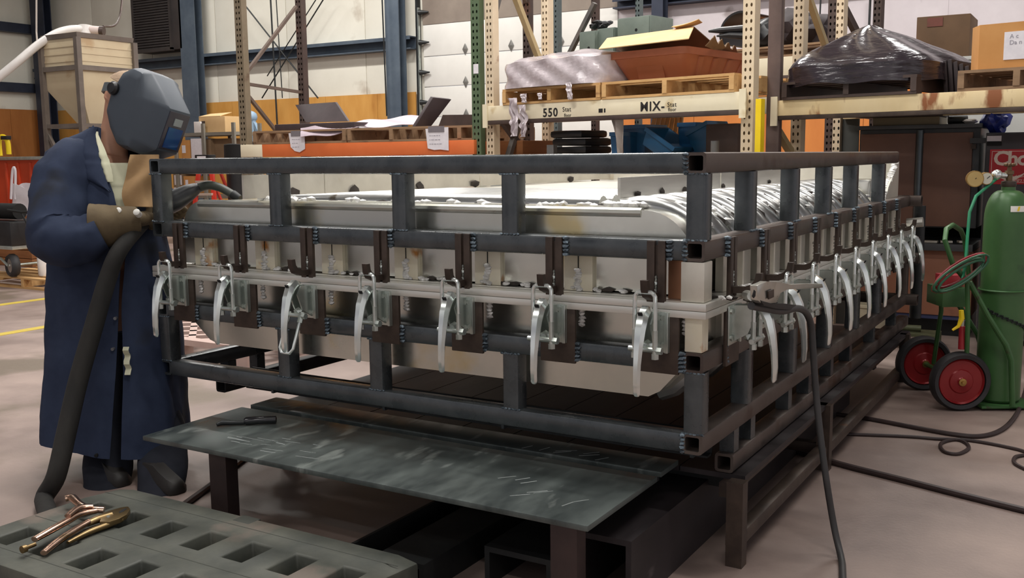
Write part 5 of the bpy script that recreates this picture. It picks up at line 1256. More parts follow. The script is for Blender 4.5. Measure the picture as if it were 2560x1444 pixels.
for u, v, d in ((266, 1200, 4.20), (400, 1222, 4.10)):
    a_ = atd(u, v, d); a_.z = 0; dr = (RH*0.75+FD*0.55).normalized()
    sec = [(-0.085, 0.034, 0.05), (-0.075, 0.040, 0.10), (0.0, 0.044, 0.10), (0.04, 0.048, 0.08), (0.09, 0.048, 0.06), (0.125, 0.040, 0.05), (0.14, 0.02, 0.03)]
    sd = dr.cross(EZ)
    obj('boot', MB().loft([[a_+dr*x+sd*w_*s1+EZ*z for s1, z in ((-1, 0.003), (-1, h_*0.5), (-0.6, h_), (0.6, h_), (1, h_*0.5), (1, 0.003))] for x, w_, h_ in sec]), M_boot, pr, smooth=50)
# helmet
hg = (RH*math.cos(math.radians(22))-EZ*math.sin(math.radians(22)))*math.cos(math.radians(27))+FD*math.sin(math.radians(27)); hg.normalize()
hs = (FD-hg*FD.dot(hg)).normalized(); hu = hs.cross(hg); hu = hu if hu.z > 0 else -hu
ho = atd(338, 236, 4.42)
prof = [(0.000, 0.088), (0.050, 0.125), (0.120, 0.124), (0.288, 0.014), (0.288, -0.175), (0.215, -0.222), (0.105, -0.232), (0.030, -0.175), (-0.026, -0.110), (-0.034, -0.02)]
def hring(sv, sc, gcut):
    o = []
    for g, u in prof:
        gg = 0.09+(g-0.09)*sc; uu = -0.05+(u+0.05)*sc
        gg = min(gg, gcut); o.append(ho+hg*gg+hu*uu+hs*sv)
    return o
mb = MB(); mb.loft([hring(-0.118, 0.74, 0.13), hring(-0.108, 0.92, 0.17), hring(-0.062, 1.0, 0.4), hring(0.062, 1.0, 0.4), hring(0.108, 0.92, 0.17), hring(0.118, 0.74, 0.13)])
bmesh.ops.bevel(mb.bm, geom=list(mb.bm.edges), offset=0.010, segments=2, profile=0.6, affect='EDGES', clamp_overlap=True)
hel = obj('welding_helmet', mb, M_helm, pr, 'slate welding helmet', smooth=28)
bp_ = ho+hg*0.289-hu*0.080
obj('lens_frame', MB().box(bp_, (0.116, 0.168, 0.006), hs, hg, 0.002), mat('helmet_front_plate', S(46, 42, 50), S(56, 50, 60), 0.4), hel)
obj('filter_lens', MB().box(bp_+hg*0.0045-hu*0.030, (0.082, 0.092, 0.004), hs, hg), mat('blue_filter_glass', S(40, 64, 128), S(34, 84, 130), 0.08, 0.4, 14, spec=0.8), hel)
obj('lens_strip', MB().box(bp_+hg*0.0045+hu*0.042+hs*0.0, (0.046, 0.032, 0.004), hs, hg), mat('pale_lens_strip', S(128, 134, 136), None, 0.3), hel)
kp = ho+hs*0.125
obj('hinge_knob', MB().lathe([(0.030, -0.012), (0.030, 0.004), (0.022, 0.014), (0.012, 0.016)], kp, hs, 20), M_blackp, hel)
band = [ho+hs*0.118, ho+hs*0.108-hg*0.05-hu*0.005, ho+hs*0.085-hg*0.105-hu*0.02, ho+hs*0.02-hg*0.135-hu*0.035, ho-hs*0.06-hg*0.12-hu*0.035]
bq = chain(band, 6)
mb = MB(); mb.loft([[p-hu*0.020+hs*0.002, p+hu*0.020+hs*0.002, p+hu*0.020-(p-hd).normalized()*0.004, p-hu*0.020-(p-hd).normalized()*0.004] for p in bq]); obj('headband', mb, mat('headband_plastic', S(96, 104, 108), S(84, 92, 96), 0.4), hel, smooth=60)
# gloves
def glove(wrist, palm, knuck, axisA, axisB, gaunt, nm, flip=1):
    G0 = obj('glove', skin_mesh([(wrist, 0.048), (wrist.lerp(palm, 0.5), 0.046), (palm, (0.050, 0.036)), (palm.lerp(knuck, 0.6), (0.046, 0.034)), (knuck, (0.040, 0.030))], [(0, 1), (1, 2), (2, 3), (3, 4)]), M_glove, pr, nm, smooth=80)
    ax_ = (axisB-axisA); L_ = ax_.length; ax_.normalize(); per = (knuck-axisA)-ax_*(knuck-axisA).dot(ax_); r0 = 0.046; per.normalize(); oth = ax_.cross(per)*flip
    for k in range(4):
        c = axisA+ax_*(L_*(0.15+0.22*k)); ln_ = (0.95, 1.1, 1.05, 0.85)[k]
        pts = [knuck.lerp(palm, 0.25)+ax_*(0.020*(k-1.5))]+[c+(per*math.cos(a)+oth*math.sin(a))*r0 for a in [0.2+q*0.62*ln_ for q in range(5)]]
        obj('finger', MB().path(chain(pts, 3), lerpl([0.016, 0.0155, 0.015, 0.0145, 0.0135, 0.011], 3), 10), M_glove, G0, smooth=70)
    pts = [palm.lerp(knuck, 0.15)-ax_*0.03, palm.lerp(knuck, 0.6)-ax_*0.045, axisA+ax_*0.02+(per*math.cos(-0.6)+oth*math.sin(-0.6))*r0, axisA+ax_*0.05+(per*math.cos(-1.3)+oth*math.sin(-1.3))*r0]
    obj('thumb', MB().path(chain(pts, 3), lerpl([0.019, 0.018, 0.016, 0.012], 3), 10), M_glove, G0, smooth=70)
    P = chain(gaunt[0], 6); r_ = lerpl(gaunt[1], 6); rg = []; up = None
    for i, p in enumerate(P):
        d = (P[min(i+1, len(P)-1)]-P[max(i-1, 0)]).normalized()
        if up is None: _, sd, up = frame_of(d)
        sd = d.cross(up).normalized(); up = sd.cross(d).normalized()
        rg.append([p+(sd*math.cos(a)*0.8+up*math.sin(a))*r_[i]*(1+0.06*noise.noise(V((math.cos(a)*2, math.sin(a)*2, i*.4)))) for a in [q*2*math.pi/22 for q in range(22)]])
    m3 = MB(); m3.loft(rg, True, False); m3.thick(0.005); obj('gauntlet', m3, M_glove, G0, smooth=70)
    return G0
T0, T1 = atd(402, 522, 4.31), atd(470, 482, 4.37)
gl = glove(atd(290, 558, 4.17), atd(348, 548, 4.22), atd(380, 542, 4.27), T0-(T1-T0)*0.65, T0+(T1-T0)*0.1, ([atd(231, 566, 4.12), atd(262, 563, 4.13), atd(300, 556, 4.17), atd(345, 549, 4.21)], [0.096, 0.090, 0.072, 0.055]), 'olive leather glove nearest the viewer')
for u, v in ((305, 524), (351, 528)):
    p = atd(u, v, 4.17)+FD*0.045; q_ = p+FD*0.010; obj('rivet', MB().lathe([(0.014, -0.03), (0.014, 0.000), (0.008, 0.004)], p, FD+EZ*0.5, 14), mat('white_rivet', S(222, 220, 212), None, 0.4), gl)
glove(atd(428, 532, 4.54), atd(438, 530, 4.50), atd(448, 532, 4.47), atd(416, 552, 4.47), atd(470, 528, 4.49), ([atd(425, 530, 4.56), atd(431, 530, 4.53), atd(438, 529, 4.50)], [0.07, 0.062, 0.05]), 'olive leather glove on the far side of the torch', -1)
# welding gun and its sleeved cable
wg = thing('welding_gun', atd(440, 500, 4.37), 'black welding gun held over the mold edge, its thick sleeved cable hanging to the floor', 'welding gun')
M_gun = mat('black_rubber', S(30, 32, 36), S(44, 46, 50), 0.45, 0, 8)
hp_ = chain([T0-(T1-T0)*0.25, T0, T0.lerp(T1, 0.5), T1, atd(492, 470, 4.41)], 5)
obj('gun_handle', MB().path(hp_, lerpl([0.034, 0.046, 0.052, 0.042, 0.026], 5), 14, 0.9), M_gun, wg, smooth=60)
obj('gun_neck', MB().path(chain([atd(490, 471, 4.41), atd(520, 463, 4.40), atd(548, 468, 4.39), atd(572, 480, 4.38), atd(584, 488, 4.375)], 5), lerpl([0.022, 0.0195, 0.019, 0.0185, 0.018], 5), 12), mat('grey_green_neck', S(62, 66, 60), S(74, 78, 72), 0.5, 0, 8), wg, smooth=60)
obj('nozzle', MB().path([atd(582, 486, 4.375), atd(590, 491, 4.37), atd(600, 496, 4.365)], [0.021, 0.02, 0.015], 14), M_dark, wg)
obj('trigger', MB().path([atd(430, 526, 4.33), atd(445, 520, 4.335), atd(458, 508, 4.345)], [0.006, 0.008, 0.006], 8), M_black, wg)
cf = onz(112, 1268, 0); cf.z = 0.036
cpt = chain([T0-(T1-T0)*0.25, atd(340, 575, 4.22), atd(296, 630, 4.10), atd(268, 700, 4.08), atd(236, 810, 4.05), atd(196, 950, 4.0), atd(166, 1080, 3.93), atd(140, 1190, 3.87), cf, V((-2.27, -0.68, 0.036)), V((-2.12, -0.80, 0.036))], 6)
for q in cpt[-14:]: q.z = max(q.z, 0.036)
obj('sleeved_cable', MB().path(cpt, lerpl([0.028, 0.032, 0.034, 0.036, 0.037, 0.038, 0.038, 0.037, 0.035, 0.035, 0.035], 6), 14), mat('dark_cable_sleeve', S(28, 27, 26), S(40, 38, 35), 0.9, 0, 14, 0.4, stretch=(1, 1, 0.4)), wg, smooth=60)
# ================================================================ things on the plate table, floor pallet, pliers, ground clamp
zq = 0.3185
a_, b_, c_ = onz(548, 1064, zq), onz(612, 1062, zq), onz(690, 1058, zq)
t = thing('hand_scraper', b_, 'small black handled hook tool lying on the steel plate table', 'tool')
obj('tool_handle', MB().path([b_.lerp(c_, -0.02)+EZ*0.016, b_.lerp(c_, 0.05)+EZ*0.016, b_.lerp(c_, 0.5)+EZ*0.017, c_+EZ*0.016, c_+(c_-b_)*0.03+EZ*0.016], [0.010, 0.0155, 0.016, 0.0155, 0.010], 14), mat('glossy_black_handle', S(22, 22, 26), None, 0.2, coat=0.5), t)
obj('tool_hook', MB().path([b_+EZ*0.010, a_.lerp(b_, 0.4)+EZ*0.011, a_.lerp(b_, 0.12)+EZ*0.012, a_+EZ*0.008+V((0.0, -0.012, 0))], [0.008, 0.009, 0.010, 0.007], 10), M_dark, t)
# grey slotted pallet
pl = thing('plastic_pallet', (-1.37, -0.85, 0), 'worn grey-green slotted plastic pallet on the floor in the foreground', 'pallet')
M_pal = mat('grey_green_plastic', S(54, 58, 53), S(86, 87, 78), 0.6, 0, 5, 0.2, S(104, 94, 85), 0.60, 4, bscale=22)
HXs = [-1.93+0.187*k for k in range(7)]; hw_ = 0.044
xs = [-2.06]+[q for c in HXs for q in (c-hw_, c+hw_)]+[-0.69]; ys = [-1.18, -1.075, -0.945, -0.805, -0.675, -0.525]; ZP = 0.15
mb = MB(); bm = mb.bm; vc = {}
def vv(x, y, z):
    k = (round(x, 4), round(y, 4), round(z, 4))
    if k not in vc: vc[k] = bm.verts.new((x, y, z))
    return vc[k]
def hole(i, j): return i % 2 == 1 and j in (1, 3) and 0 <= i < len(xs)-1
for i in range(len(xs)-1):
    for j in range(5):
        if not hole(i, j): mb.face([vv(xs[i], ys[j], ZP), vv(xs[i+1], ys[j], ZP), vv(xs[i+1], ys[j+1], ZP), vv(xs[i], ys[j+1], ZP)])
        else:
            c4 = [(xs[i], ys[j]), (xs[i+1], ys[j]), (xs[i+1], ys[j+1]), (xs[i], ys[j+1])]; s_ = 0.008; cx_ = (xs[i]+xs[i+1])/2; cy_ = (ys[j]+ys[j+1])/2
            lo_ = [(cx_+(x-cx_)*0.86, cy_+(y-cy_)*0.9) for x, y in c4]
            for a in range(4):
                b = (a+1) % 4; mb.face([vv(*c4[a], ZP), vv(*lo_[a], 0.085), vv(*lo_[b], 0.085), vv(*c4[b], ZP)])
nx = len(xs)-1
for i in range(nx):
    mb.face([vv(xs[i], ys[0], ZP), vv(xs[i], ys[0], 0.0), vv(xs[i+1], ys[0], 0.0), vv(xs[i+1], ys[0], ZP)]); mb.face([vv(xs[i], ys[5], ZP), vv(xs[i+1], ys[5], ZP), vv(xs[i+1], ys[5], 0), vv(xs[i], ys[5], 0)])
for j in range(5):
    mb.face([vv(xs[0], ys[j], ZP), vv(xs[0], ys[j+1], ZP), vv(xs[0], ys[j+1], 0), vv(xs[0], ys[j], 0)]); mb.face([vv(xs[nx], ys[j], ZP), vv(xs[nx], ys[j], 0), vv(xs[nx], ys[j+1], 0), vv(xs[nx], ys[j+1], ZP)])
bmesh.ops.recalc_face_normals(bm, faces=bm.faces)
es = [e_ for e_ in bm.edges if len(e_.link_faces) == 2 and e_.calc_face_angle(0) > 0.6 and max(v.co.z for v in e_.verts) > 0.14]
bmesh.ops.bevel(bm, geom=es, offset=0.008, segments=2, profile=0.5, affect='EDGES', clamp_overlap=True)
for v in bm.verts:
    rx = max(0, 0.05-min(v.co.x+2.06, -0.69-v.co.x)); ry = max(0, 0.05-min(v.co.y+1.18, -0.525-v.co.y))
    if rx > 0.02 and ry > 0.02: v.co.z -= 0.0 if v.co.z < 0.1 else 0.012
obj('deck', mb, M_pal, pl, normals=False, smooth=40)
obj('lower_deck', MB().bx(-2.03, -0.72, -1.15, -0.56, 0.025, 0.045), M_pal, pl)
obj('edge_notch', MB().bx(-1.425, -1.345, -0.575, -0.518, 0.10, 0.1512, 0.006), mat('pallet_notch', S(58, 60, 54), None, 0.7), pl)
for y in (-1.10, -0.875, -0.6): obj('seam', MB().bx(-2.04, -0.71, y-0.0015, y+0.0015, 0.1495, 0.1506), MATS['pallet_notch'], pl)
# locking pliers
zp = 0.152
pq = lambda u, v, dz=0.0: onz(u, v, zp)+EZ*dz
t = thing('locking_pliers', pq(200, 1335), 'coppery locking pliers lying open on the grey plastic pallet', 'pliers')
M_cop = mat('tarnished_nickel', S(186, 148, 128), S(206, 176, 158), 0.24, 1.0, 12, 0.02, S(150, 124, 92), 0.6, 8)
M_oliv = mat('brassy_jaw', S(142, 120, 84), S(124, 104, 72), 0.35, 0.9, 10)
def strip(pts, w_, h_, m, nm): obj(nm, MB().path(chain(pts, 5), lerpl([q*1.3 for q in w_], 5), 10, h_), m, t, smooth=50)
strip([pq(110, 1391, .012), pq(150, 1362, .016), pq(195, 1334, .018), pq(225, 1318, .02)], [0.009, 0.011, 0.011, 0.010], 0.7, M_cop, 'lower_handle')
strip([pq(88, 1371, .030), pq(130, 1350, .034), pq(168, 1330, .036), pq(200, 1312, .036), pq(240, 1298, .03)], [0.010, 0.012, 0.012, 0.011, 0.011], 0.7, M_cop, 'upper_handle')
strip([pq(172, 1326, .05), pq(200, 1306, .052), pq(232, 1297, .045)], [0.009, 0.011, 0.010], 0.6, M_cop, 'release_lever')
strip([pq(166, 1270, .035), pq(182, 1270, .038), pq(200, 1286, .038), pq(222, 1295, .034), pq(262, 1294, .028)], [0.011, 0.012, 0.010, 0.011, 0.011], 0.8, M_cop, 'upper_jaw')
strip([pq(170, 1362, .008), pq(220, 1338, .010), pq(270, 1320, .012), pq(305, 1308, .014)], [0.005, 0.009, 0.010, 0.008], 0.8, M_oliv, 'jaw_edge')
strip([pq(215, 1322, .016), pq(245, 1312, .02), pq(280, 1302, .022)], [0.010, 0.014, 0.012], 0.7, M_oliv, 'jaw_body')
jw = [(250, 1322), (258, 1300), (280, 1292), (305, 1285), (322, 1283), (327, 1290), (318, 1304), (300, 1314), (275, 1322)]
mb = MB(); P = [pq(u, v, 0.010) for u, v in jw]; va = [mb.bm.verts.new(p) for p in P]; vb = [mb.bm.verts.new(p+EZ*0.016) for p in P]; mb.face(va[::-1]); mb.face(vb)
for k in range(len(P)): j = (k+1) % len(P); mb.face([va[k], va[j], vb[j], vb[k]])
mb.bev(list(mb.bm.verts), 0.003); obj('jaw_plate', mb, M_oliv, t)
mb = MB(); P = [pq(u, v, 0.0265) for u, v in ((298, 1298), (304, 1293), (316, 1288), (318, 1290), (310, 1297), (300, 1301))]; mb.face([mb.bm.verts.new(p) for p in P]); mb.thick(0.001); obj('jaw_slot', mb, M_black, t)
obj('pivot', MB().cyl(pq(272, 1311, .024), pq(272, 1311, .030), 0.006, n=14), M_chrome, t)
strip([pq(90, 1378, .024), pq(62, 1388, .022)], [0.005, 0.005], 1.0, M_oliv, 'adjusting_screw')
obj('screw_knob', MB().cyl(pq(66, 1387, .022), pq(56, 1391, .022), 0.012, n=14), M_oliv, t)
# ground clamp gripping the mold flange
t = thing('ground_clamp', onx(1900, 735, 0.115), 'steel grounding clamp gripping the long side of the mold, cable hanging to the floor', 'clamp')
gx = lambda u, v, x: onx(u, v, x)
M_gc = mat('worn_steel_clamp', S(190, 190, 182), S(208, 208, 200), 0.28, 0.85, 8, 0.02, S(150, 144, 128), 0.62, 6)
def blade(px_, x0_, th, nm, m=M_gc, bev=0.004):
    mb = MB(); P = [gx(u, v, x0_) for u, v in px_]; va = [mb.bm.verts.new(p) for p in P]; vb = [mb.bm.verts.new(p+V((th, 0, 0))) for p in P]; mb.face(va[::-1]); mb.face(vb)
    for k in range(len(P)): j = (k+1) % len(P); mb.face([va[k], va[j], vb[j], vb[k]])
    mb.bev(list(mb.bm.verts), bev); return obj(nm, mb, m, t)
blade([(1874, 712), (1900, 702), (1930, 704), (1960, 710), (2000, 708), (2040, 708), (2043, 718), (2000, 720), (1952, 722), (1934, 727), (1930, 740), (1924, 756), (1890, 759), (1876, 750)], 0.165, 0.022, 'upper_arm')
blade([(1876, 748), (1905, 757), (1940, 757), (1975, 761), (1978, 766), (1950, 773), (1915, 769), (1885, 762)], 0.160, 0.030, 'lower_arm', MATS['dark_steel'])
blade([(1879, 740), (1884, 724), (1888, 728), (1887, 740), (1883, 745)], 0.190, 0.002, 'jaw_hole', M_black, 0.0005)
blade([(1918, 727), (1932, 722), (1932, 742), (1919, 748)], 0.190, 0.004, 'spring_window', M_rusty, 0.0008)
obj('jaw', MB().path([gx(1880, 740, 0.165), gx(1868, 738, 0.10), gx(1864, 735, 0.03), gx(1866, 738, 0.012)], [0.014, 0.016, 0.014, 0.010], 10), M_gc, t)
obj('spring', MB().path([gx(1936, 740, 0.178)+V((0.008*math.cos(k), 0.008*math.sin(k), -0.001*k)) for k in range(26)], 0.002, 6), M_dark, t)
cd_ = [gx(1878, 764, 0.158), gx(1915, 771, 0.165), gx(1955, 777, 0.175), gx(1990, 770, 0.185), gx(2014, 780, 0.19), gx(2028, 815, 0.195), gx(2033, 880, 0.20), gx(2040, 980, 0.21), gx(2050, 1080, 0.23), gx(2066, 1200, 0.26), gx(2086, 1320, 0.29)]
e1 = onz(2104, 1400, 0.010); e2 = onz(2112, 1470, 0.010); cd_ += [e1, e2, e2+V((0.1, -0.2, 0))]
cq = chain(cd_, 6)
for q in cq: q.z = max(q.z, 0.0105)
obj('ground_cable', MB().path(cq, 0.0115, 10), mat('charcoal_cable', S(52, 52, 52), S(64, 62, 62), 0.55, 0, 10), t, smooth=60)
# ================================================================ far left of the hall
# hopper
hc = atd(192, 92, 12.2); hx0 = ony(104, 117, hc.y).x; hy1 = onx(333, 110, hc.x).y; hzt = hc.z
hzr = onp(192, 168, V((hc.x, hc.y, 0)), EY).z; hzb = onp(205, 322, V((hc.x, hc.y, 0)), EY).z; cxh, cyh = (hx0+hc.x)/2, (hc.y+hy1)/2
t = thing('hopper', (cxh, cyh, 0), 'tall cream material hopper on steel legs in the far left corner', 'hopper')
M_hop = mat('hopper_cream', S(190, 172, 142), S(204, 190, 160), 0.6, 0, 1.6, 0.03, S(176, 150, 116), 0.62, 2)
M_hleg = mat('hopper_steel', S(98, 90, 84), S(120, 110, 102), 0.5, 0.3, 4)
def hr(z, f, ox=0.0): 
    a_, b_ = (hc.x-hx0)/2*f, (hy1-hc.y)/2*f; return [V((cxh+sx_*a_, cyh+sy_*b_, z)) for sx_, sy_ in ((-1, -1), (1, -1), (1, 1), (-1, 1))]
obj('hopper_bin', MB().loft([hr(hzr, .97), hr(hzt, .97), hr(hzt, .93), hr(hzr, .93)], cap=False), M_hop, t)
obj('hopper_cone', MB().loft([hr(hzr, .97), hr(hzr-0.25, .95), hr(hzb, .22), hr(hzb-0.12, .2)]), M_hop, t)
obj('rim', MB().loft([hr(hzt, 1.0), hr(hzt+0.06, 1.02), hr(hzt+0.06, 0.94), hr(hzt, .94)], cap=False), M_hleg, t)
obj('ring_rail', MB().loft([hr(hzr-0.03, 1.0), hr(hzr-0.03, 1.06), hr(hzr+0.03, 1.06), hr(hzr+0.03, 1.0), hr(hzr-0.03, 1.0)], cap=False), M_hleg, t)
for k in range(1, 4):
    zz_ = hzr+(hzt-hzr)*k/4; obj('bin_crease', MB().loft([hr(zz_-.012, .972), hr(zz_-.012, .985), hr(zz_+.012, .985), hr(zz_+.012, .972), hr(zz_-.012, .972)], cap=False), M_hop, t)
for p in hr(0, 1.01): obj('leg', MB().bar(p, p+EZ*(hzt), 0.065, 0.065, EY), M_hleg, t)
zz_ = onp(205, 313, V((hc.x, hc.y, 0)), EY).z
q = hr(zz_, 1.0)
for a in range(4): obj('brace', MB().bar(q[a], q[(a+1) % 4], 0.05, 0.05), M_hleg, t); obj('knee_brace', MB().bar(q[a]-EZ*0.08, q[a].lerp(q[(a+1) % 4], 0.45)-EZ*0.55, 0.04, 0.04), M_hleg, t)
for k in range(3): obj('outlet_valve', MB().cyl(V((cxh-0.1+0.1*k, cyh-0.1, hzb-0.12)), V((cxh-0.16+0.16*k, cyh-0.2, hzb-0.55)), 0.05, n=10), M_hleg if k != 1 else M_aluw, t)
M_wht = mat('white_pvc', S(232, 228, 224), S(222, 216, 212), 0.35)
obj('feed_hose', MB().path(chain([atd(-30, 215, 12.4), atd(40, 158, 12.4), atd(95, 112, 12.5), atd(140, 84, 12.6), atd(175, 74, 12.7), atd(203, 73, 12.8)], 6), 0.052, 12), M_wht, label='thick white feed hose arching up to the top of the hopper', cat='hose', smooth=60)
t = thing('hopper_inlet', atd(213, 92, 12.85), 'white elbow and motor fitting standing on top of the hopper', 'fitting')
obj('inlet_elbow', MB().cyl(V((atd(213, 92, 12.85).x, atd(213, 92, 12.85).y, hzt+0.061)), atd(213, 64, 12.85), 0.095, 0.085, 16), M_wht, t)
obj('inlet_motor', MB().cyl(atd(222, 74, 12.85), atd(250, 77, 12.85), 0.055, n=14), mat('pink_white', S(214, 196, 190), None, 0.5), t); obj('motor_cap', MB().cyl(atd(250, 77, 12.85), atd(260, 78, 12.85), 0.06, n=14), M_brb, t)
obj('thin_cable', MB().path(chain([atd(258, 66, 12.85), atd(285, 64, 13.4), atd(298, 45, 13.8), atd(304, 10, 14.0), atd(306, -40, 14.1)], 5), 0.014, 6), M_brb, label='thin brown cable rising from the hopper fitting', cat='cable', smooth=60)
obj('hanging_cord', MB().path([atd(91, -10, 13.5), atd(91, 80, 13.5), atd(93, 106, 13.4)], 0.012, 6), mat('pale_cord', S(170, 160, 152), None, 0.7), label='pale cord hanging beside the dark column left of the hopper', cat='cord')
# louvred exhaust fan
LYf = WY-0.45
f0, f1 = ony(333, 60, LYf), ony(428, 60, LYf); fz0, fz1 = ony(380, 128, LYf).z, ony(380, -30, LYf).z
t = thing('exhaust_fan', ((f0.x+f1.x)/2, LYf, fz0), 'dark louvred exhaust fan box high on the back wall', 'fan')
obj('fan_housing', MB().bx(f0.x, f1.x+0.25, LYf+0.03, WY-0.002, fz0, fz1, 0.01), mat('fan_dark', S(56, 52, 52), S(68, 62, 60), 0.5, 0.3, 3), t)
mb = MB(); k = 0; zz_ = fz0+0.06
while zz_ < fz1: mb.box(((f0.x+f1.x)/2, LYf+0.01, zz_), (f1.x-f0.x-0.06, 0.012, 0.07), EX, V((0, 0.5, 0.87))); zz_ += 0.052
obj('slats', mb, mat('glossy_slat', S(84, 80, 80), S(98, 92, 90), 0.14, 0.6, 4), t)
obj('housing_frame', MB().bx(f0.x-0.02, f0.x+0.03, LYf-0.02, LYf+0.05, fz0, fz1).bx(f1.x-0.05, f1.x, LYf-0.02, LYf+0.05, fz0, fz1).bx(f0.x, f1.x, LYf-0.02, LYf+0.05, fz0-0.02, fz0+0.04), MATS['fan_dark'], t)
# thin rods and conduits on the back wall
def rod(u0, v0, u1, v1, label, rr=0.014, dy=0.35): obj('wall_rod', MB().cyl(ony(u0, v0, WY-dy), ony(u1, v1, WY-dy), rr, n=6), M_dark, label=label, cat='rod', group='rods and conduits on the back wall')
rod(676, -10, 694, 330, 'thin vertical conduit on the back wall left of the brown rear upright', 0.016, 0.5)
rod(690, -10, 706, 245, 'thinner vertical conduit close beside the first one on the back wall', 0.010, 0.5)
rod(955, -10, 967, 290, 'vertical conduit on the back wall just left of the blue column', 0.014, 0.5)
rod(606, 5, 795, 245, 'long diagonal wall brace rod falling to the right on the back wall', 0.014)
rod(820, -20, 655, 245, 'long diagonal wall brace rod falling to the left on the back wall', 0.012)
rod(802, -20, 668, 190, 'second diagonal rod parallel to the left-falling brace on the back wall', 0.010, 0.3)
rod(2052, -10, 2045, 140, 'thin dark conduit on the old painted wall above the black wrapped load', 0.012, 0.1)
rod(2176, -10, 2170, 130, 'conduit on the old painted wall right of the dark uprights', 0.016, 0.1)
# ground-level clutter left
Yb = 6.0
g0 = onz(60, 722, 0)
wpl = pallet((g0.x-0.9, g0.y, 0), EX, EY, 1.75, 1.2, 'pallet of bare boards on the floor at the left edge', M_wood, 0.12)
zf = 0.121
M_obin = mat('orange_red_bin', S(198, 70, 36), S(186, 62, 32), 0.45, 0, 3)
by = g0.y+1.55
b0_, b1_ = ony(-80, 500, by), ony(84, 500, by); bzt = ony(50, 400, by).z; bzb = 0.55
for k, lb in enumerate(('lower brown timber crate behind the cart at the left edge', 'middle brown timber crate under the bulk bag at the left edge', 'upper brown timber crate under the bulk bag at the left edge')):
    zz0 = 0.0 if k == 0 else 0.22*k+0.001
    mb = MB()
    for q in range(2): mb.bx(b0_.x-0.1, b1_.x+0.18, by-0.2, by+0.9, zz0+0.11*q+0.003, zz0+0.11*(q+1)-0.004, 0.004)
    obj('timber_crate', mb, MATS['brown_timber'], label=lb, cat='crate', group='brown timber crates at the left')
bzb = 0.665
t = thing('orange_bin', ((b0_.x+b1_.x)/2, by+0.4, bzb), 'orange-red bin with a grey rim standing on the timber crates at the left edge', 'bin')
obj('bin_body', MB().hx([(b0_.x, by+0.12, bzb), (b1_.x-0.06, by+0.12, bzb), (b1_.x-0.06, by+0.8, bzb), (b0_.x, by+0.8, bzb), (b0_.x, by+0.1, bzt), (b1_.x, by+0.1, bzt), (b1_.x, by+0.85, bzt), (b0_.x, by+0.85, bzt)]), M_obin, t)
for k in range(5): x_ = b0_.x+(b1_.x-b0_.x)*(0.15+0.18*k); obj('bin_rib', MB().bx(x_, x_+0.05, by+0.085, by+0.12, bzb+0.03, bzt-0.03, 0.01), M_obin, t)
obj('bin_rim', MB().bx(b0_.x-0.03, ony(99, 400, by).x, by+0.05, by+0.9, bzt+0.001, bzt+0.045, 0.006), M_zinc, t)
q = ony(12, 395, by+0.2)
obj('yellow_clamp', MB().path(chain([q+V((-.1, 0, .03)), q+V((-.1, 0, .24)), q+V((0.0, 0, .28)), q+V((0.09, 0, .22)), q+V((0.10, 0, .05))], 4), 0.04, 8, 0.7), MATS['yellow_paint'], label='yellow arched clamp standing on the grey bin rim', cat='clamp', smooth=60)
obj('clamp_pad', MB().box(q+V((0.06, 0, 0.27)), (0.14, 0.07, 0.05), EX, EZ, 0.008), M_blackp, label='black pad capping the yellow arched clamp', cat='clamp')
M_bag = mat('white_bulk_bag', S(224, 216, 220), S(236, 230, 234), 0.75, 0, 5, 0.25, bscale=9)
bgy = by-0.16
h0, h1 = ony(24, 560, bgy), ony(108, 560, bgy); hzt2 = ony(60, 470, bgy).z; bz0 = 0.665
t = thing('bulk_bag', ((h0.x+h1.x)/2, bgy, bz0), 'white woven bulk bag with lifting loops in front of the orange bin', 'bag')
def bag(i, j):
    a = 2*math.pi*i; c_, s_ = math.cos(a), math.sin(a); k = (abs(c_)**4+abs(s_)**4)**(-.25); z_ = bz0+(hzt2-bz0)*j
    f = 1+0.03*math.sin(j*9+a*3); zz_ = z_+(0.06*abs(c_*s_)*2 if j > 0.9 else 0)
    return V(((h0.x+h1.x)/2+(h1.x-h0.x)/2*c_*k*f, bgy+0.13+0.12*s_*k*f, zz_))
obj('bag_body', MB().grid(bag, 40, 10).thick(0.006), M_bag, t, smooth=60)
for u, v, dx in ((27, 428, 0), (90, 432, 1)):
    p = ony(u, 478, bgy); tp = ony(u+4, v, bgy)
    obj('lifting_loop', MB().path(chain([p+V((-.04, .02, -.1)), V((tp.x-.03, bgy+.02, tp.z)), V((tp.x+.03, bgy+.02, tp.z)), p+V((.05, .02, -.1))], 5), 0.024, 8, 0.5), M_bag, t, smooth=60)
# black trolley with pneumatic wheel
wq = onz(34, 692, zf); wr2 = 0.125
t = thing('trolley', (wq.x-0.15, wq.y, zf), 'black box trolley with a pneumatic wheel on the board pallet at the left edge', 'trolley')
wcx = V((wq.x, wq.y, zf+wr2))
for k in (0, 1):
    c0_ = wcx+V((-0.02*k, 0.45*k, 0))
    W_ = obj('wheel', MB().lathe([(wr2*.62, -.035), (wr2*.86, -.045), (wr2, -.02), (wr2, .02), (wr2*.86, .045), (wr2*.62, .035), (wr2*.62, -.035)], c0_, (0.25, 1, 0), 32, cap=False), MATS['tyre_rubber'], t)
    obj('wheel_rim', MB().lathe([(wr2*.62, -.03), (wr2*.5, -.012), (wr2*.2, -.02), (wr2*.12, -.045)], c0_, (0.25, 1, 0), 24), mat('rim_grey', S(176, 170, 164), S(150, 144, 138), 0.4, 0.6), W_)
obj('axle', MB().cyl(wcx+V((0, -.03, 0)), wcx+V((-0.02, .48, 0)), 0.015, n=8), M_zinc, t)
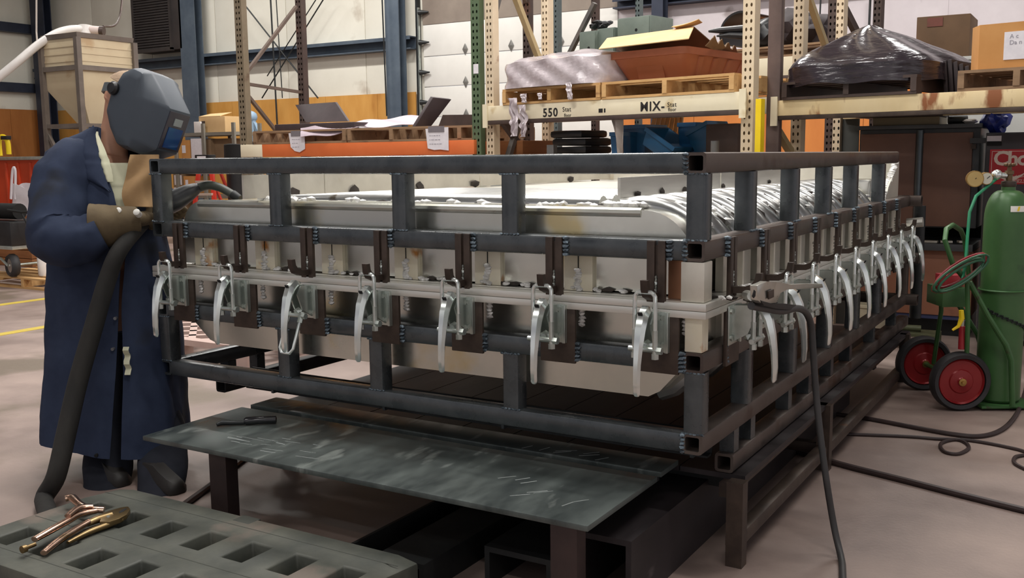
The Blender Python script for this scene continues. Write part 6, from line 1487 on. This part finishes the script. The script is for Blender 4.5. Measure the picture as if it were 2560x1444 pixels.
obj('fork', MB().path([wcx+V((0, -0.05, 0)), wcx+V((-.12, -.05, .07)), wcx+V((-.3, -.02, .10))], 0.014, 8), M_zinc, t)
z1, z2 = ony(20, 608, wq.y).z, ony(20, 553, wq.y).z; xr_ = ony(44, 580, wq.y).x
obj('deck', MB().bx(xr_-0.85, xr_-0.02, wq.y-0.06, wq.y+0.5, z1-0.06, z1-0.02, 0.005), M_zinc, t)
obj('box', MB().bx(xr_-0.8, xr_, wq.y-0.08, wq.y+0.45, z1-0.018, z2, 0.02), M_blackp, t)
obj('tank', MB().cyl((xr_-0.8, wq.y+0.12, z2+0.10), (xr_-0.12, wq.y+0.12, z2+0.10), 0.085, n=18), M_black, t)
obj('handle', MB().path([V((xr_-.15, wq.y, z2+.12)), ony(52, 530, wq.y), ony(82, 529, wq.y)], 0.012, 8).path([ony(52, 530, wq.y), ony(66, 556, wq.y), ony(74, 575, wq.y+0.05)], 0.009, 8), M_dark, t)
q = onz(98, 690, zf)
t = thing('white_jug', (q.x, q.y+0.06, zf), 'slim white jug on the board pallet beside the welder', 'jug')
obj('jug_body', MB().lathe([(0.052, 0), (0.058, 0.02), (0.062, 0.2), (0.05, 0.235), (0.028, 0.25)], (q.x, q.y+0.06, zf), n=20), M_wht, t)
obj('jug_cap', MB().cyl((q.x, q.y+0.06, zf+0.2505), (q.x, q.y+0.06, zf+0.275), 0.03, n=16), M_wht, t)
# shelving with cartons behind the helmet
SYs = 8.2
s0, s1 = ony(430, 330, SYs), ony(584, 330, SYs)
t = thing('storage_shelf', ((s0.x+s1.x)/2, SYs+0.3, 0), 'grey steel shelf with cartons standing behind the welding helmet', 'shelf')
M_shelf = mat('grey_shelf', S(128, 124, 114), S(142, 138, 128), 0.5, 0.2, 4)
sz = ony(540, 330, SYs).z
for u in (436, 506, 582):
    x_ = ony(u, 330, SYs).x
    for y_ in (SYs, SYs+0.55): obj('post', MB().bx(x_-0.03, x_+0.03, y_, y_+0.035, 0, sz+0.14), M_shelf, t)
SZ = [sz, sz-0.52, sz-0.98, 0.12]
for z_ in SZ: obj('shelf_board', MB().bx(s0.x, s1.x, SYs+0.03, SYs+0.56, z_-0.05, z_), M_shelf, t)
def carton(u0, u1, vt, y, z0, m, label, dp_=0.35, name='cardboard_carton', grp='cartons on the grey shelf', lab=None):
    a_, b_ = ony(u0, vt, y), ony(u1, vt, y); zt_2 = ony((u0+u1)/2, vt, y).z
    o = obj(name, MB().bx(a_.x, b_.x, y, y+dp_, z0+0.001, zt_2, 0.006), m, label=label, cat='box', group=grp)
    if lab:
        obj('carton_label', MB().bx(a_.x+(b_.x-a_.x)*lab[0], a_.x+(b_.x-a_.x)*lab[1], y-0.004, y-0.0005, z0+(zt_2-z0)*lab[2], z0+(zt_2-z0)*lab[3]), M_paper, o)
    return o
t2 = thing('cardboard_carton', ony(540, 325, SYs+0.1), 'open tan cardboard carton on top of the grey shelf', 'box', 'cartons on the grey shelf')
a_, b_ = ony(497, 300, SYs+0.08), ony(562, 300, SYs+0.08); ct = ony(530, 291, SYs+0.08).z
obj('carton_body', MB().bx(a_.x, b_.x, SYs+0.08, SYs+0.5, sz+0.001, ct, 0.006), M_card, t2)
obj('carton_flap', plate4([V((a_.x, SYs+0.08, ct)), V((b_.x-0.1, SYs+0.08, ct)), V((b_.x-0.05, SYs+0.28, ct+0.06)), V((a_.x+0.05, SYs+0.28, ct+0.05))], 0.006), M_card, t2)
obj('hand_hole', MB().bx(a_.x+0.05, a_.x+0.14, SYs+0.074, SYs+0.079, sz+0.06, sz+0.18), M_brb, t2)
carton(484, 501, 304, SYs+0.05, sz, M_wht, 'small white tub on the grey shelf left of the open carton', 0.15, 'white_tub')
carton(452, 474, 350, SYs+0.08, SZ[1], M_cardd, 'orange-tan carton on the second level of the grey shelf', lab=(.1, .5, .5, .8))
carton(476, 503, 346, SYs+0.06, SZ[1], M_paper, 'white paper sack on the second level of the grey shelf', 0.3, 'paper_sack')
carton(510, 526, 348, SYs+0.08, SZ[1], M_cardb, 'grey-brown carton just right of the shelf post on the second level')
carton(528, 580, 346, SYs+0.15, SZ[1], M_cardb, 'wide dull carton at the right end of the second shelf level')
carton(432, 456, 432, SYs+0.05, SZ[2], M_cardb, 'carton with a white label on the third level of the grey shelf', lab=(.15, .9, .2, .9))
carton(458, 484, 440, SYs+0.05, SZ[2], M_cardd, 'tan carton beside the labelled one on the third level of the grey shelf', lab=(.2, .45, .5, .8))
carton(434, 452, 462, SYs+0.02, SZ[3], M_cardb, 'tall carton with a paper label on the bottom level of the grey shelf', lab=(.05, .9, .7, .95))
# red step ladder
ly = 6.9
t = thing('step_ladder', V((ony(510, 480, ly).x, ly, 0)), 'red step ladder with pale treads standing behind the mold', 'ladder')
M_lad = mat('red_fibreglass', S(206, 56, 40), S(190, 48, 34), 0.45)
tl_, tr_, bl_, br_ = ony(500, 398, ly+.3), ony(527, 398, ly+.3), ony(478, 600, ly-.15), ony(545, 600, ly-.15)
def down(a, b): d = (b-a)/(b-a).z; return a+d*(0-a.z)
for a, b in ((tl_, bl_), (tr_, br_)): obj('side_rail', MB().bar(down(a, b), a, 0.035, 0.06, EX), M_lad, t)
for v in (455, 487, 520, 555):
    f = (v-398)/202; obj('tread', MB().bar(tl_.lerp(bl_, f), tr_.lerp(br_, f), 0.09, 0.03), M_aluw, t)
obj('cap', MB().box(tl_.lerp(tr_, .5)+EZ*0.03, ((tr_-tl_).length+0.06, 0.14, 0.07), EX, EZ, 0.01), M_blackp, t); obj('cap_label', MB().box(tl_.lerp(tr_, .5)+EZ*0.03-EY*0.072, ((tr_-tl_).length*0.8, 0.003, 0.03), EX, EZ), M_paper, t)
for a in (tl_, tr_): obj('back_leg', MB().bar(a+EY*0.08, V((a.x, ly+1.0, 0)), 0.03, 0.04, EX), M_lad, t)
# black bins beside the ladder
for k, (u0, u1, vt, yb_, lb) in enumerate(((540, 588, 362, 7.0, 'tall black waste bin with crumpled liner right of the red step ladder'), (586, 610, 356, 7.2, 'narrow black bin beside the taupe rack upright'))):
    a_, b_ = ony(u0, 420, yb_), ony(u1, 420, yb_); zt_2 = ony((u0+u1)/2, vt, yb_).z; c_ = V(((a_.x+b_.x)/2, yb_+0.25, 0)); wd = (b_.x-a_.x)
    t = thing('waste_bin', c_, lb, 'bin', 'black bins by the ladder')
    obj('bin_body', MB().lathe([(wd*.40, 0), (wd*.50, zt_2), (wd*.47, zt_2), (wd*.38, 0.02)], c_, n=24), M_blackp, t)
    obj('bin_liner', MB().lathe([(wd*.515, zt_2-0.2), (wd*.53, zt_2+0.005), (wd*.49, zt_2+0.015), (wd*.46, zt_2-0.05)], c_, n=24, cap=False).disp(0.02, 8, k), M_black, t)
# blue pipe stand behind the taupe upright
q = ony(632, 300, 9.0)
t = thing('blue_stand', (q.x, 9.0, 0), 'pale blue pipe stand behind the taupe rack upright', 'stand')
M_pb = mat('pale_blue_paint', S(150, 176, 198), S(134, 160, 184), 0.5)
obj('stand_post', MB().cyl((q.x, 9.0, 0), (q.x, 9.0, q.z), 0.05, n=12), M_pb, t); obj('stand_head', MB().sph((q.x-0.03, 9.0, q.z+0.05), 0.10, 2), M_pb, t); obj('stand_strut', MB().bar((q.x+0.03, 9.0, q.z-0.05), (q.x+0.3, 9.0, q.z-0.55), 0.06, 0.05), M_pb, t)
# lattice pallet lying beyond the mold
q0 = onz(430, 895, 0)
t = thing('lattice_pallet', (-4.6, 2.4, 0), 'pinkish lattice plastic pallet lying on the floor beyond the left end of the mold', 'pallet')
M_lat = mat('pinkish_plastic', S(178, 152, 144), S(192, 168, 158), 0.6, 0, 4)
x0_, x1_, y0_, y1_ = -5.1, -3.7, 1.7, 2.8
mb = MB(); mb.bx(x0_, x1_, y0_, y0_+.08, .10, .14).bx(x0_, x1_, y1_-.08, y1_, .10, .14).bx(x0_, x0_+.08, y0_+.08, y1_-.08, .10, .14).bx(x1_-.08, x1_, y0_+.08, y1_-.08, .10, .14)
for k in range(-3, 8):
    for s_ in (1, -1):
        xa = x0_+k*0.28; xb = xa+s_*(y1_-y0_)
        def clipx(x, y, x2, y2):
            P = []
            for tt in [i/40 for i in range(41)]:
                X, Y_ = x+(x2-x)*tt, y+(y2-y)*tt
                if x0_+0.03 < X < x1_-0.03: P.append((X, Y_))
            return (P[0], P[-1]) if len(P) > 3 else None
        cc = clipx(xa, y0_+0.04, xb, y1_-0.04)
        if cc: mb.bar((cc[0][0], cc[0][1], .12), (cc[1][0], cc[1][1], .12), 0.05, 0.03)
obj('lattice_deck', mb, M_lat, t)
for x_ in (x0_, (x0_+x1_)/2-.06, x1_-.12):
    for y_ in (y0_, (y0_+y1_)/2-.06, y1_-.12): obj('foot', MB().bx(x_, x_+.12, y_, y_+.12, 0, .099), M_lat, t)
